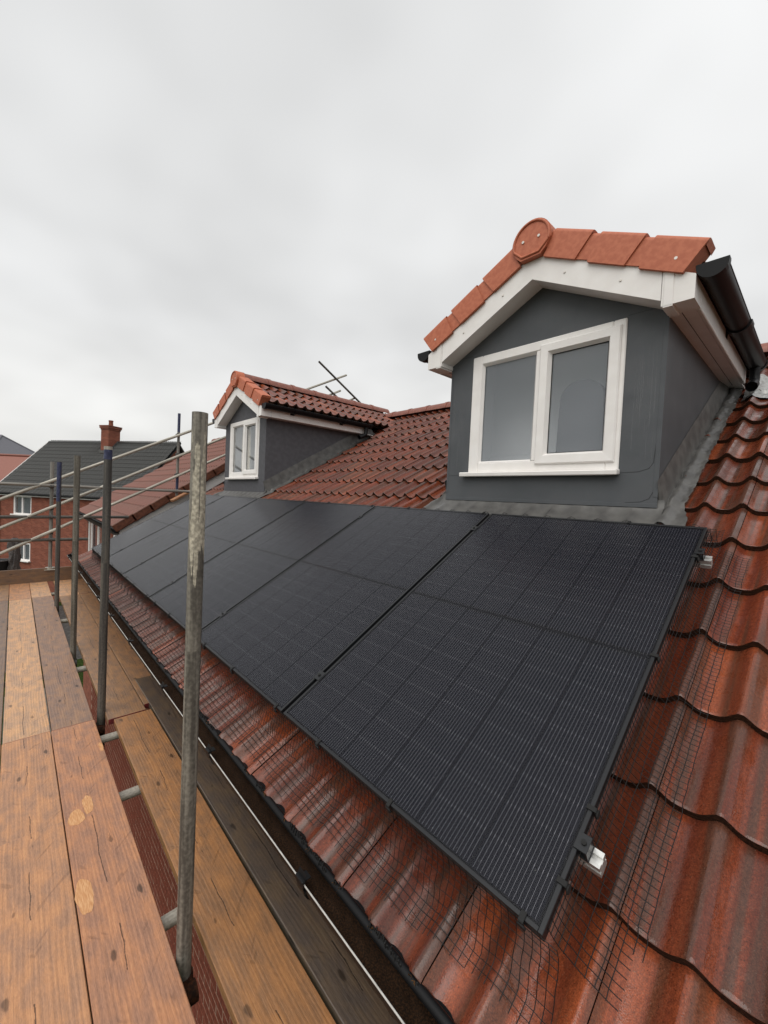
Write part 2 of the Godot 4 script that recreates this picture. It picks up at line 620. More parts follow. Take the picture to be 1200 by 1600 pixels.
	M.chair_cloth = mat(Color(0.36, 0.37, 0.39), 0.9)
	M.curtain = mottled(61, Color(0.78, 0.75, 0.68), Color(0.86, 0.83, 0.77), 3.0, 0.9, 0.2)
	# solar panels
	M.cell = mat(lin(0.0075, 0.008, 0.0125), 0.4, 0.0, 0.15)
	M.backsheet = mat(lin(0.006, 0.006, 0.008), 0.5, 0.0, 0.15)
	M.busbar = mat(Color(0.56, 0.56, 0.59), 0.4, 0.6)
	var gl := mat(Color(1, 1, 1, 0.0), 0.25, 0.0, 0.30)
	gl.transparency = BaseMaterial3D.TRANSPARENCY_ALPHA
	M.panel_glass = gl
	var wg := mat(Color(0.9, 0.95, 1.0, 0.05), 0.02, 0.0, 0.5)
	wg.transparency = BaseMaterial3D.TRANSPARENCY_ALPHA
	M.window_glass = wg
	M.streak = mat(Color(0.62, 0.62, 0.63, 0.16), 0.9, 0.0, 0.1)
	M.streak.transparency = BaseMaterial3D.TRANSPARENCY_ALPHA
	var dr := mat(Color(1, 1, 1, 0.02), 0.0)
	dr.refraction_enabled = true
	dr.refraction_scale = 0.033
	M.drop = dr
	# masonry and ground
	var bi := brick_image()
	var bk := mat(Color.WHITE, 0.85, 0.0, 0.3)
	bk.albedo_texture = tex(bi[0])
	bk.uv1_scale = Vector3(1.0 / 0.9, 1.0 / 0.6, 1)
	relief(bk, tex(bi[1]), 0.8)
	M.brickwork = bk
	M.brick = mottled(62, Color(0.40, 0.215, 0.17), Color(0.52, 0.285, 0.22), 5.0, 0.85, 0.3)
	M.mortar = mottled(63, Color(0.58, 0.47, 0.41), Color(0.68, 0.57, 0.50), 4.0, 0.9, 0.2)
	M.pot = mottled(64, Color(0.42, 0.24, 0.18), Color(0.55, 0.33, 0.24), 4.0, 0.8)
	M.grass = mottled(65, Color(0.12, 0.17, 0.06), Color(0.20, 0.26, 0.10), 0.6, 0.95, 0.2, 0.06)
	M.paving = mottled(66, Color(0.36, 0.35, 0.33), Color(0.47, 0.46, 0.44), 0.7, 0.85)
	M.asphalt = mottled(68, Color(0.20, 0.19, 0.18), Color(0.28, 0.27, 0.26), 0.8, 0.9)
	M.tarp = mottled(67, Color(0.26, 0.25, 0.25), Color(0.46, 0.44, 0.43), 6.0, 0.8, 0.3, 0.04)
	M.screw = mat(Color(0.85, 0.83, 0.80), 0.4, 0.3)

# ------------------------------------------------------------------ roof tiles
func wave(x: float) -> float:
	# height of the tile above its trough; x = 0 at a crest
	var p := x / ROLL
	p = p - floor(p)
	var q := p + 0.055 * sin(TAU * p)
	return 0.045 * pow(0.5 + 0.5 * cos(TAU * q), 1.35)

func tile_mesh(variant: int, m: Material, length := 0.42, drop := 0.032) -> ArrayMesh:
	# x across from 0 to TILE_W, y up from the troughs at the tail, z = 0 at the tail and negative up the slope
	var rg := RandomNumberGenerator.new()
	rg.seed = 900 + variant
	var nx := 22
	var slope := drop / GAUGE
	var X := []
	for i in nx + 1:
		X.append(0.001 + (TILE_W - 0.002) * i / nx)
	var top := mb()
	var rows := []
	for z in [-length, -length * 0.5, -0.012, -0.003, 0.0]:
		var line := PackedVector3Array()
		for i in nx + 1:
			var h := wave(X[i] + 0.02 - ROLL)
			var e := 0.0
			if z > -0.005:
				e = 0.0015
			if z == 0.0:
				e = 0.004
			line.append(Vector3(X[i], h + z * slope - e, z))
		rows.append(line)
	# texture coordinates run 0..1 over the tile
	var um := top
	um.sheet(rows, 1.0, true)
	for k in um.v.size():
		um.t[k] = Vector2(um.v[k].x / TILE_W, 1.0 + um.v[k].z / 0.42)
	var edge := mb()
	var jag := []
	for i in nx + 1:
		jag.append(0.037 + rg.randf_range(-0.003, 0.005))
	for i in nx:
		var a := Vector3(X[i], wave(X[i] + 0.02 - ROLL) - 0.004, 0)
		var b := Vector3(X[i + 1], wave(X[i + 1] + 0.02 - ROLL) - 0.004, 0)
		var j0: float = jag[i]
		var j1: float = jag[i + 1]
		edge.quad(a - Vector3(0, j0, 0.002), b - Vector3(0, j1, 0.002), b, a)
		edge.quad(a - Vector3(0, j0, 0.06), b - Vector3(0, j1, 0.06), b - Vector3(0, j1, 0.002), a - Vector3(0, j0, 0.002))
	# the joint side, a thin edge
	for s in [0, nx]:
		var x: float = X[s]
		var h := wave(x + 0.02 - ROLL)
		var p0 := Vector3(x, h - 0.004, 0)
		var p1 := Vector3(x, h - length * slope, -length)
		var dn := Vector3(0, -0.014, 0)
		if s == 0:
			edge.quad(p1 + dn, p0 + dn, p0, p1)
		else:
			edge.quad(p0 + dn, p1 + dn, p1, p0)
	var am := top.mesh(m)
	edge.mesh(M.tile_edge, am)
	return am

func tile_set() -> Array:
	var out := []
	for i in M.tile.size():
		for k in 2:
			out.append(tile_mesh(i * 2 + k, M.tile[i]))
	return out

# height (off) of the main roof's tile surface at u, v
func roof_off(u: float, v: float) -> float:
	var tail := -0.22
	if v >= 0.171:
		tail = 0.171 + GAUGE * floor((v - 0.171) / GAUGE)
	return -0.165 + wave(u - 0.065) - (v - tail) * 0.032 / GAUGE

func ridge_tile_mesh(m: Material, length: float, r := 0.12, ang := 1.5) -> ArrayMesh:
	# half-round ridge along x, from 0 to length, with a raised collar at x = 0
	var s := mb()
	var segs := 12
	for pass_ in 2:
		var x0 := 0.0 if pass_ == 0 else 0.055
		var x1 := 0.06 if pass_ == 0 else length
		var rr := r + (0.009 if pass_ == 0 else 0.0)
		var rows := []
		for i in segs + 1:
			var a := lerpf(-ang, ang, float(i) / segs)
			rows.append(PackedVector3Array([Vector3(x0, cos(a) * rr, sin(a) * rr), Vector3(x1, cos(a) * rr, sin(a) * rr)]))
		s.sheet(rows, 0.1, true)
		for e in 2:
			for i in segs:
				var a0 := lerpf(-ang, ang, float(i) / segs)
				var a1 := lerpf(-ang, ang, float(i + 1) / segs)
				var x := x0 if e == 0 else x1
				var o0 := Vector3(x, cos(a0) * rr, sin(a0) * rr)
				var o1 := Vector3(x, cos(a1) * rr, sin(a1) * rr)
				var i0 := Vector3(x, cos(a0) * (rr - 0.018), sin(a0) * (rr - 0.018))
				var i1 := Vector3(x, cos(a1) * (rr - 0.018), sin(a1) * (rr - 0.018))
				if e == 0:
					s.quad(i0, i1, o1, o0)
				else:
					s.quad(i1, i0, o0, o1)
	return s.mesh(m)

# ------------------------------------------------------------------ the scene
func _ready() -> void:
	rng.seed = 4711
	# camera
	var cam := Camera3D.new()
	cam.name = "camera"
	cam.fov = 103.47
	cam.near = 0.03
	cam.far = 600.0
	add_child(cam)
	cam.transform = Transform3D(Basis.from_euler(Vector3(deg_to_rad(-1.86726), deg_to_rad(47.4905), deg_to_rad(2.60183)), EULER_ORDER_YXZ), CAM)
	cam.current = true
	# overcast sky
	var we := WorldEnvironment.new()
	we.name = "environment"
	var env := Environment.new()
	env.background_mode = Environment.BG_SKY
	var sky := Sky.new()
	sky.sky_material = overcast()
	env.sky = sky
	env.tonemap_mode = Environment.TONE_MAPPER_LINEAR
	env.tonemap_exposure = 1.2
	env.sdfgi_enabled = true
	env.ssao_enabled = true
	env.ssil_enabled = true
	we.environment = env
	add_child(we)
	# the sun behind thick cloud
	var sun := DirectionalLight3D.new()
	sun.name = "sun"
	sun.light_energy = 0.5
	sun.light_color = Color(1.0, 0.985, 0.96)
	sun.light_angular_distance = 60.0
	sun.shadow_enabled = true
	add_child(sun)
	sun.look_at_from_position(Vector3(0.5, 2.0, 1.5), Vector3.ZERO)

	roof_frame = Transform3D(Basis(Vector3.RIGHT, Vector3(0, cos(PITCH), sin(PITCH)), Vector3(0, -sin(PITCH), cos(PITCH))), Vector3.ZERO)
	make_materials()
	build_ground()
	build_house()
	build_dormer(-1.057, true)
	build_dormer(-5.985, false)
	build_neighbour()
	build_dark_house()
	build_far_houses()
	build_panels()
	build_net()
	build_scaffold()

func overcast() -> PanoramaSkyMaterial:
	var W := 768
	var H := 384
	var im := Image.create(W, H, false, Image.FORMAT_RGBF)
	var a := noise(81, 1.0, 4)
	var b := noise(82, 2.3, 3)
	for y in H:
		var el := PI * (0.5 - (y + 0.5) / H)
		for x in W:
			var az := TAU * (x + 0.5) / W
			var d := Vector3(cos(el) * sin(az), sin(el), cos(el) * cos(az))
			# cloud deck: features stretch towards the horizon
			var k := 1.0 / maxf(absf(d.y) + 0.25, 0.05)
			var p := Vector3(d.x * k, 0.0, d.z * k)
			var c1 := a.get_noise_3d(p.x * 0.8, 3.0, p.z * 0.8)
			var c2 := b.get_noise_3d(p.x * 0.8, 9.0, p.z * 0.8)
			var l := 0.668 + c1 * 0.15 + c2 * 0.06
			var hz := clampf(1.0 - absf(d.y) * 3.0, 0, 1)
			var col := Color(l, l * 1.008, l * 1.012).lerp(Color(l * 1.03, l * 1.025, l * 0.99), hz)
			im.set_pixel(x, y, col)
	var m := PanoramaSkyMaterial.new()
	m.panorama = ImageTexture.create_from_image(im)
	return m

func slab(s: MB, lo: Vector3, hi: Vector3, bev := 0.0) -> void:
	s.box((lo + hi) * 0.5, hi - lo, Basis.IDENTITY, bev)

func build_ground() -> void:
	var s := mb()
	s.quad(Vector3(-400, -5.6, 400), Vector3(400, -5.6, 400), Vector3(400, -5.6, -400), Vector3(-400, -5.6, -400))
	structure(part(self, "ground", s.mesh(M.grass)))
	s = mb()
	slab(s, Vector3(-16, -5.65, 0.05), Vector3(3, -5.55, 1.0), 0.01)
	structure(part(self, "path", s.mesh(M.paving)))
	s = mb()
	slab(s, Vector3(-27, -5.65, -30), Vector3(-18.2, -5.585, 30), 0.01)
	structure(part(self, "road", s.mesh(M.asphalt)))

# ------------------------------------------------------------------ our house
func build_house() -> void:
	var hs := thing("tiled_house", "near brick house whose wet red tiled roof carries the solar panels", "house", Vector3(-3.25, -5.6, -4.75))
	var xl := -8.02
	var xr := 1.63
	# walls with openings left out of sight
	var s := mb()
	slab(s, Vector3(xl, -5.6, -0.45), Vector3(xr, -0.32, -0.175))
	slab(s, Vector3(xl, -5.6, -9.35), Vector3(xr, -0.32, -9.1))
	var tri_pts := PackedVector2Array([Vector2(-5.6, -0.46), Vector2(-0.35, -0.46), Vector2(2.30, -4.75), Vector2(-0.35, -9.09), Vector2(-5.6, -9.09)])
	s.prism(tri_pts, xl, xl + 0.25)
	s.prism(tri_pts, xr - 0.25, xr)
	var wall := part(hs, "wall", s.mesh(M.mortar))
	# the courses that show through the gap in the boards
	var bm := mb()
	bm.box(Vector3(0, 0, 0), Vector3(0.215, 0.065, 0.02), Basis.IDENTITY, 0.003)
	var bmesh := bm.mesh(M.brick)
	var list := []
	for r in range(70):
		var y := -0.40 - r * 0.075
		for c in range(43):
			var x := xl + 0.11 + c * 0.225 + (0.1125 if r % 2 else 0.0)
			if x + 0.11 > xr:
				continue
			list.append(Transform3D(Basis(Vector3.BACK, rng.randf_range(-0.004, 0.004)), Vector3(x, y, -0.183 + rng.randf_range(-0.001, 0.002))))
	many(wall, "brick_courses", bmesh, list)
	# roof: boarding under the tiles, then every tile
	var rs := mb()
	rs.box(Vector3(0.5 * (xl + xr), -0.255, -2.62), Vector3(xr - xl + 0.1, 0.06, 5.55))
	var roof := inst(hs, "roof", rs.mesh(M.rubber), Transform3D(roof_frame.basis, -hs.position))
	var tiles := tile_set()
	var cand := []
	for k in 17:
		var v := -0.22 if k == 0 else 0.171 + GAUGE * (k - 1)
		for j in range(-5, 26):
			var u := 0.085 - TILE_W * j
			var uc := u + TILE_W * 0.5
			var skip := false
			for cx in [-1.057, -5.985]:
				if absf(uc - cx) < 0.62 and v > 2.18:
					skip = true
			if skip:
				continue
			var top_len := 0.0
			if k == 16:
				top_len = 0.1
			var centre := rp(uc, v + 0.17, -0.13)
			var seen := not (uc > 0.5 or (uc < -0.3 and uc > -6.75 and v > 0.12 and v < 1.42))
			cand.append([centre.distance_to(CAM) + (0.0 if seen else 1000.0), u, v, k])
	cand.sort_custom(func(p, q): return p[0] < q[0])
	var rest := {}
	for i in cand.size():
		var c: Array = cand[i]
		var m: ArrayMesh = tiles[rng.randi() % tiles.size()]
		var B := Basis.from_euler(Vector3(rng.randf_range(-0.004, 0.003), rng.randf_range(-0.003, 0.003), rng.randf_range(-0.006, 0.006)))
		var T := Transform3D(B, Vector3(c[1] - 0.0, -0.163 + rng.randf_range(-0.001, 0.0015), -c[2] + rng.randf_range(-0.003, 0.003)))
		if c[3] == 16:
			T.basis = T.basis.scaled_local(Vector3(1, 1, 0.46))
		if i < 296 and c[0] < 900.0:
			inst(roof, "tile", m, T)
		else:
			if not rest.has(m):
				rest[m] = []
			rest[m].append(T)
	# what lies under the panels and beyond the frame, and the rear slope
	var rear := Transform3D(Basis(Vector3.UP, PI), Vector3.ZERO)
	for m in rest:
		many(roof, "covered_tiles", m, rest[m])
	var r2 := mb()
	r2.box(Vector3(0.5 * (xl + xr), -0.225, 2.62), Vector3(xr - xl + 0.1, 0.06, 5.55))
	var B2 := Basis(Vector3.RIGHT, Vector3(0, cos(PITCH), -sin(PITCH)), Vector3(0, -sin(PITCH), -cos(PITCH)))
	B2 = Basis(Vector3.LEFT, Vector3(0, cos(PITCH), -sin(PITCH)), Vector3(0, -sin(PITCH), -cos(PITCH)))
	var rb := mb()
	rb.box(Vector3(-0.5 * (xl + xr), -0.255, -2.62), Vector3(xr - xl + 0.1, 0.06, 5.55))
	var rear_roof := inst(hs, "rear_roof", rb.mesh(M.rubber), Transform3D(B2, Vector3(0, 0, -9.5) - hs.position))
	var rl := []
	for k in 16:
		for j in range(-26, 5):
			rl.append(Transform3D(Basis.IDENTITY, Vector3(0.0 - TILE_W * j, -0.154, 0.22 - GAUGE * k)))
	var rl2 := []
	for T in rl:
		if T.origin.x > -xr and T.origin.x < -xl - 0.3:
			rl2.append(T)
	many(rear_roof, "rear_tiles", tiles[0], rl2)
	# ridge
	var rm := ridge_tile_mesh(M.ridge, 0.455, 0.125)
	var x := xr - 0.455
	while x > xl - 0.2:
		var in_dormer := false
		for cx in [-1.057, -5.985]:
			if absf(x + 0.22 - cx) < 0.05:
				in_dormer = true
		if not in_dormer:
			var T := Transform3D(Basis.from_euler(Vector3(0, rng.randf_range(-0.006, 0.006), rng.randf_range(-0.004, 0.004))), Vector3(x, 2.535, -4.755) - hs.position)
			inst(hs, "ridge_tile", rm, T)
		x -= 0.45
	# fascia, soffit
	s = mb()
	slab(s, Vector3(xl, -0.44, 0.045), Vector3(xr, -0.25, 0.063))
	part(hs, "fascia", s.mesh(M.upvc))
	s = mb()
	slab(s, Vector3(xl, -0.436, -0.17), Vector3(xr, -0.426, 0.044))
	part(hs, "soffit", s.mesh(M.upvc_soffit))
	# gutter: half round, black outside, silted inside, a thin pale lip in front
	var gx0 := xl - 0.13
	var gx1 := xr
	var gc := Vector2(-0.262, 0.122)     # y, z of the centre of the half round
	s = mb()
	var outer := []
	var inner := []
	for i in 15:
		var a := PI * i / 14.0
		var o := Vector2(-sin(a), cos(a))
		var w0 := gc + Vector2(o.x * 0.062, o.y * 0.062)
		var w1 := gc + Vector2(o.x * 0.0585, o.y * 0.0585)
		outer.append(PackedVector3Array([Vector3(gx0, w0.x, w0.y), Vector3(gx1, w0.x, w0.y)]))
		inner.append(PackedVector3Array([Vector3(gx0, w1.x, w1.y), Vector3(gx1, w1.x, w1.y)]))
	s.sheet(outer, 0.2, true)
	s.sheet(inner, 0.2, false)
	var gut := part(hs, "gutter", s.mesh(M.black_plastic))
	s = mb()
	s.tube(PackedVector3Array([Vector3(gx0, gc.x + 0.003, gc.y + 0.062), Vector3(gx1, gc.x + 0.003, gc.y + 0.062)]), 0.0024, 8)
	part(gut, "gutter_lip", s.mesh(M.old_white))
	s = mb()
	var silt := []
	var sn := noise(400, 7.0, 3)
	for i in 9:
		var line := PackedVector3Array()
		var z := gc.y - 0.053 + 0.106 * i / 8.0
		for k in 300:
			var xx := lerpf(gx0 + 0.01, gx1, k / 299.0)
			line.append(Vector3(xx, gc.x - 0.030 + 0.012 * sn.get_noise_2d(xx * 2.0, z * 8.0) + 0.006 * sn.get_noise_2d(xx * 9.0, z * 30.0), z))
		silt.append(line)
	s.sheet(silt, 0.1, true)
	part(gut, "silt", s.mesh(M.moss))
	s = mb()
	s.prism(PackedVector2Array([Vector2(-0.20, 0.06), Vector2(-0.262, 0.055), Vector2(-0.31, 0.075), Vector2(-0.33, 0.122), Vector2(-0.31, 0.17), Vector2(-0.255, 0.19), Vector2(-0.245, 0.15)]), gx0 - 0.012, gx0)
	part(gut, "gutter_end", s.mesh(M.black_plastic))
	for bx in [1.45, 0.65, -0.658, -1.456, -2.23, -3.161, -3.956, -4.75, -5.5, -6.3, -7.05, -7.8]:
		s = mb()
		var o2 := []
		for i in 13:
			var a := -0.55 + (PI + 0.6) * i / 12.0
			var o := Vector2(-sin(a), cos(a))
			var w := gc + o * 0.068
			o2.append(PackedVector3Array([Vector3(bx - 0.02, w.x, w.y), Vector3(bx + 0.02, w.x, w.y)]))
		s.sheet(o2, 0.2, true)
		s.box(Vector3(bx, gc.x + 0.015, gc.y + 0.066), Vector3(0.042, 0.012, 0.014), Basis.IDENTITY, 0.003)
		s.box(Vector3(bx, gc.x + 0.012, gc.y + 0.052), Vector3(0.03, 0.004, 0.03), Basis.IDENTITY, 0.001)
		part(gut, "bracket", s.mesh(M.black_plastic))
	# eaves strip: a round-edged black rail with a comb of fingers under the first course
	s = mb()
	s.tube(PackedVector3Array([Vector3(xl - 0.08, -0.236, 0.124), Vector3(xr, -0.236, 0.124)]), 0.0125, 12)
	s.box(Vector3((xl + xr) * 0.5, -0.247, 0.085), Vector3(xr - xl, 0.006, 0.07))
	var strip := part(hs, "eaves_strip", s.mesh(M.black_plastic))
	s = mb()
	var cx2 := xr - 0.01
	var comb_n := noise(402, 1.0, 2)
	while cx2 > xl - 0.08:
		var hgt := rng.randf_range(0.008, 0.020)
		if comb_n.get_noise_1d(cx2 * 7.0) > 0.0:
			s.box(Vector3(cx2, -0.226 + hgt * 0.35, 0.128 + rng.randf_range(-0.004, 0.005)), Vector3(0.0035, hgt, 0.003), Basis.from_euler(Vector3(rng.randf_range(-0.25, 0.25), 0, rng.randf_range(-0.2, 0.2))))
		cx2 -= 0.0068
	stuff(part(strip, "comb_teeth", s.mesh(M.rubber)))
	# tufts of moss along the tails of the first course
	s = mb()
	for i in 1500:
		var mx := -4.5 + 5.2 * pow(rng.randf(), 0.7)
		var h := wave(mx - 0.065)
		var pz := rp(mx, -0.222, -0.165 + h - 0.010)
		var d := Vector3(rng.randf_range(-1, 1), rng.randf_range(-0.6, 0.8), rng.randf_range(0.2, 1.0)).normalized() * rng.randf_range(0.004, 0.011)
		var w := Vector3(rng.randf_range(-1, 1), rng.randf_range(-1, 1), 0).normalized() * 0.0022
		pz += Vector3(0, rng.randf_range(-0.006, 0.005), rng.randf_range(0, 0.003))
		s.quad(pz - w, pz + w, pz + d + w * 0.4, pz + d - w * 0.4)
	stuff(part(strip, "moss_tufts", s.mesh(M.moss_pale)))

# ------------------------------------------------------------------ dormers
func build_dormer(cx: float, near: bool) -> void:
	var zf := -1.86
	var zb := -1.71
	var hw := 0.765
	var root: Node3D
	if near:
		root = thing("dormer", "nearest dormer, large, grey sheet cladding and a white two-light window", "dormer", Vector3(cx, 0.95, zf))
	else:
		root = thing("dormer", "farther smaller-looking dormer with smooth grey rendered cheek and cream curtains", "dormer", Vector3(cx, 0.95, zf))
	var clad: Material = M.cladding if near else M.render_grey
	# front: a panel with a hole for the window, 40 mm thick
	var wx0 := -0.545
	var wx1 := 0.555
	var wy0 := 1.16
	var wy1 := 2.072
	var s := mb()
	var th := 0.05
	slab(s, Vector3(cx - hw, 0.94, zf - th), Vector3(cx + hw, wy0, zf))
	slab(s, Vector3(cx - hw, wy0, zf - th), Vector3(cx + wx0, wy1, zf))
	slab(s, Vector3(cx + wx1, wy0, zf - th), Vector3(cx + hw, wy1, zf))
	var front := part(root, "front_cladding", s.mesh(clad))
	s = mb()
	s.prism(PackedVector2Array([Vector2(2.072, -hw), Vector2(2.60 - 0.514 * hw, -hw), Vector2(2.60, 0.0), Vector2(2.60 - 0.514 * hw, hw), Vector2(2.072, hw)]), 0, th, Transform3D(Basis(Vector3(0, 0, -1), Vector3(0, 1, 0), Vector3(1, 0, 0)), Vector3(cx, 0, zf)))
	part(root, "gable_panel", s.mesh(clad))
	if near:
		# cover strips and laps of the sheet: 1.5 mm proud
		s = mb()
		slab(s, Vector3(cx + 0.742, 1.0, zf), Vector3(cx + hw + 0.002, 2.06, zf + 0.002), 0.0008)
		slab(s, Vector3(cx - hw - 0.002, 0.938, zf), Vector3(cx + hw + 0.002, 0.962, zf + 0.003), 0.001)
		slab(s, Vector3(cx - hw, 1.0, zf), Vector3(cx - hw + 0.02, 2.06, zf + 0.002), 0.0008)
		part(root, "edge_trim", s.mesh(M.cladding))
		s = mb()
		slab(s, Vector3(cx + 0.556, 2.083, zf), Vector3(cx + 0.742, 2.0855, zf + 0.0012))
		slab(s, Vector3(cx - 0.76, 2.092, zf), Vector3(cx - 0.56, 2.0945, zf + 0.0012))
		slab(s, Vector3(cx - 0.76, 1.140, zf), Vector3(cx - 0.60, 1.1425, zf + 0.0012))
		s.tube(PackedVector3Array([Vector3(cx + 0.56, 1.143, zf), Vector3(cx + 0.66, 1.147, zf), Vector3(cx + 0.715, 1.165, zf), Vector3(cx + 0.735, 1.2, zf), Vector3(cx + 0.742, 1.3, zf)]), 0.0018, 6)
		s.tube(PackedVector3Array([Vector3(cx + 0.60, 0.964, zf), Vector3(cx + 0.68, 0.97, zf), Vector3(cx + 0.725, 0.99, zf), Vector3(cx + 0.742, 1.03, zf)]), 0.0018, 6)
		part(root, "panel_seam", s.mesh(M.seam))
		# chalky runs below the gable and beside the window
		s = mb()
		for i in 26:
			var rx := cx + (rng.randf_range(0.58, 0.73) if i < 14 else rng.randf_range(-0.74, -0.58))
			var y1 := rng.randf_range(1.7, 2.0)
			var y0 := y1 - rng.randf_range(0.15, 0.6)
			var w := rng.randf_range(0.0006, 0.002)
			s.quad(Vector3(rx - w, y0, zf + 0.0022), Vector3(rx + w, y0, zf + 0.0022), Vector3(rx + w * 0.3, y1, zf + 0.0022), Vector3(rx - w * 0.3, y1, zf + 0.0022))
		stuff(part(root, "chalk_run", s.mesh(M.streak)))
	# cheeks
	for sd in [-1.0, 1.0]:
		s = mb()
		var pts := PackedVector2Array([Vector2(0.94, zf - th), Vector2(2.10, zf - th), Vector2(2.10, -4.1), Vector2(2.0, -4.1), Vector2(0.86, -2.0)])
		var xo: float = cx + sd * hw
		s.prism(pts, minf(xo, xo - sd * 0.05), maxf(xo, xo - sd * 0.05))
		part(root, "side_cladding", s.mesh(clad))
	# the room behind
	s = mb()
	var rx0 := cx - hw + 0.06
	var rx1 := cx + hw - 0.06
	var yb := 1.36          # the floor follows the roof slope behind
	s.quad(Vector3(rx0, yb, -2.42), Vector3(rx1, yb, -2.42), Vector3(rx1, 2.35, -2.42), Vector3(rx0, 2.35, -2.42))
	s.quad(Vector3(rx0, 1.08, -1.95), Vector3(rx0, yb, -2.42), Vector3(rx0, 2.35, -2.42), Vector3(rx0, 2.35, -1.95))
	s.quad(Vector3(rx1, yb, -2.42), Vector3(rx1, 1.08, -1.95), Vector3(rx1, 2.35, -1.95), Vector3(rx1, 2.35, -2.42))
	s.quad(Vector3(rx0, 2.35, -2.42), Vector3(rx1, 2.35, -2.42), Vector3(rx1, 2.35, -1.95), Vector3(rx0, 2.35, -1.95))
	s.quad(Vector3(rx0, 1.08, -1.95), Vector3(rx1, 1.08, -1.95), Vector3(rx1, yb, -2.42), Vector3(rx0, yb, -2.42))
	part(root, "room_lining", s.mesh(M.room))
	# window
	s = mb()
	var f0 := zf - 0.045
	var f1 := zf + 0.012
	slab(s, Vector3(cx + wx0, wy0, f0), Vector3(cx + wx0 + 0.088, wy1, f1), 0.006)
	slab(s, Vector3(cx + wx1 - 0.075, wy0, f0), Vector3(cx + wx1, wy1, f1), 0.006)
	slab(s, Vector3(cx + wx0 + 0.088, wy0, f0), Vector3(cx + wx1 - 0.075, wy0 + 0.075, f1 - 0.0005), 0.006)
	slab(s, Vector3(cx + wx0 + 0.088, wy1 - 0.068, f0), Vector3(cx + wx1 - 0.075, wy1, f1 - 0.0005), 0.006)
	var win := part(root, "window", s.mesh(M.upvc))
	s = mb()
	slab(s, Vector3(cx - 0.014, wy0 + 0.075, f0), Vector3(cx + 0.06, wy1 - 0.068, f1 - 0.001), 0.006)
	part(win, "mullion", s.mesh(M.upvc))
	# opening light, proud of the frame
	s = mb()
	var c0 := Vector2(0.022, 1.208)
	var c1 := Vector2(0.532, 2.034)
	var g0 := Vector2(0.095, 1.283)
	var g1 := Vector2(0.455, 1.963)
	var zc := zf + 0.03
	var zi := zf - 0.012
	# mitred profile: outer face, bevel to the glass
	var P := [Vector2(c0.x, c0.y), Vector2(c1.x, c0.y), Vector2(c1.x, c1.y), Vector2(c0.x, c1.y)]
	var Q := [Vector2(c0.x + 0.008, c0.y + 0.008), Vector2(c1.x - 0.008, c0.y + 0.008), Vector2(c1.x - 0.008, c1.y - 0.008), Vector2(c0.x + 0.008, c1.y - 0.008)]
	var R2 := [Vector2(g0.x - 0.016, g0.y - 0.016), Vector2(g1.x + 0.016, g0.y - 0.016), Vector2(g1.x + 0.016, g1.y + 0.016), Vector2(g0.x - 0.016, g1.y + 0.016)]
	var S := [g0, Vector2(g1.x, g0.y), g1, Vector2(g0.x, g1.y)]
	var rings := [[P, zf + 0.0], [P, zc - 0.008], [Q, zc], [R2, zc - 0.002], [S, zi + 0.008], [S, zi - 0.012]]
	for r in rings.size() - 1:
		for i in 4:
			var j := (i + 1) % 4
			var A: Array = rings[r][0]
			var Bq: Array = rings[r + 1][0]
			var za: float = rings[r][1]
			var zb2: float = rings[r + 1][1]
			s.quad(Vector3(cx + A[i].x, A[i].y, za), Vector3(cx + A[j].x, A[j].y, za), Vector3(cx + Bq[j].x, Bq[j].y, zb2), Vector3(cx + Bq[i].x, Bq[i].y, zb2))
	part(win, "casement", s.mesh(M.upvc))
	# glazing beads of the fixed light: bevel
	s = mb()
	var b0 := Vector2(-0.457, 1.235)
	var b1 := Vector2(-0.014, 2.004)
	var BP := [b0, Vector2(b1.x, b0.y), b1, Vector2(b0.x, b1.y)]
	var BQ := [b0 + Vector2(0.014, 0.014), Vector2(b1.x - 0.014, b0.y + 0.014), b1 - Vector2(0.014, 0.014), Vector2(b0.x + 0.014, b1.y - 0.014)]
	for i in 4:
		var j := (i + 1) % 4
		s.quad(Vector3(cx + BP[i].x, BP[i].y, f1 - 0.004), Vector3(cx + BP[j].x, BP[j].y, f1 - 0.004), Vector3(cx + BQ[j].x, BQ[j].y, zf - 0.014), Vector3(cx + BQ[i].x, BQ[i].y, zf - 0.014))
	part(win, "glazing_bead", s.mesh(M.upvc))
	for k in 2:
		s = mb()
		var p0 := b0 if k == 0 else g0
		var p1 := b1 if k == 0 else g1
		var zz := zf - 0.02 if k == 0 else zi
		slab(s, Vector3(cx + p0.x, p0.y, zz - 0.004), Vector3(cx + p1.x, p1.y, zz))
		part(win, "pane", s.mesh(M.window_glass))
		# black gasket line round the glass, and the spacer behind it
		s = mb()
		for q in 4:
			var e := 0.005
			if q == 0:
				slab(s, Vector3(cx + p0.x + e, p0.y, zz + 0.001), Vector3(cx + p1.x - e, p0.y + e, zz + 0.004))
			elif q == 1:
				slab(s, Vector3(cx + p0.x + e, p1.y - e, zz + 0.001), Vector3(cx + p1.x - e, p1.y, zz + 0.004))
			elif q == 2:
				slab(s, Vector3(cx + p0.x, p0.y, zz + 0.001), Vector3(cx + p0.x + e, p1.y, zz + 0.004))
			else:
				slab(s, Vector3(cx + p1.x - e, p0.y, zz + 0.001), Vector3(cx + p1.x, p1.y, zz + 0.004))
		part(win, "gasket", s.mesh(M.rubber))
	s = mb()
	s.box(Vector3(cx - 0.018, 1.146, zf + 0.022), Vector3(1.16, 0.034, 0.075), Basis.from_euler(Vector3(0.10, 0, 0)), 0.006)
	part(win, "sill", s.mesh(M.upvc))
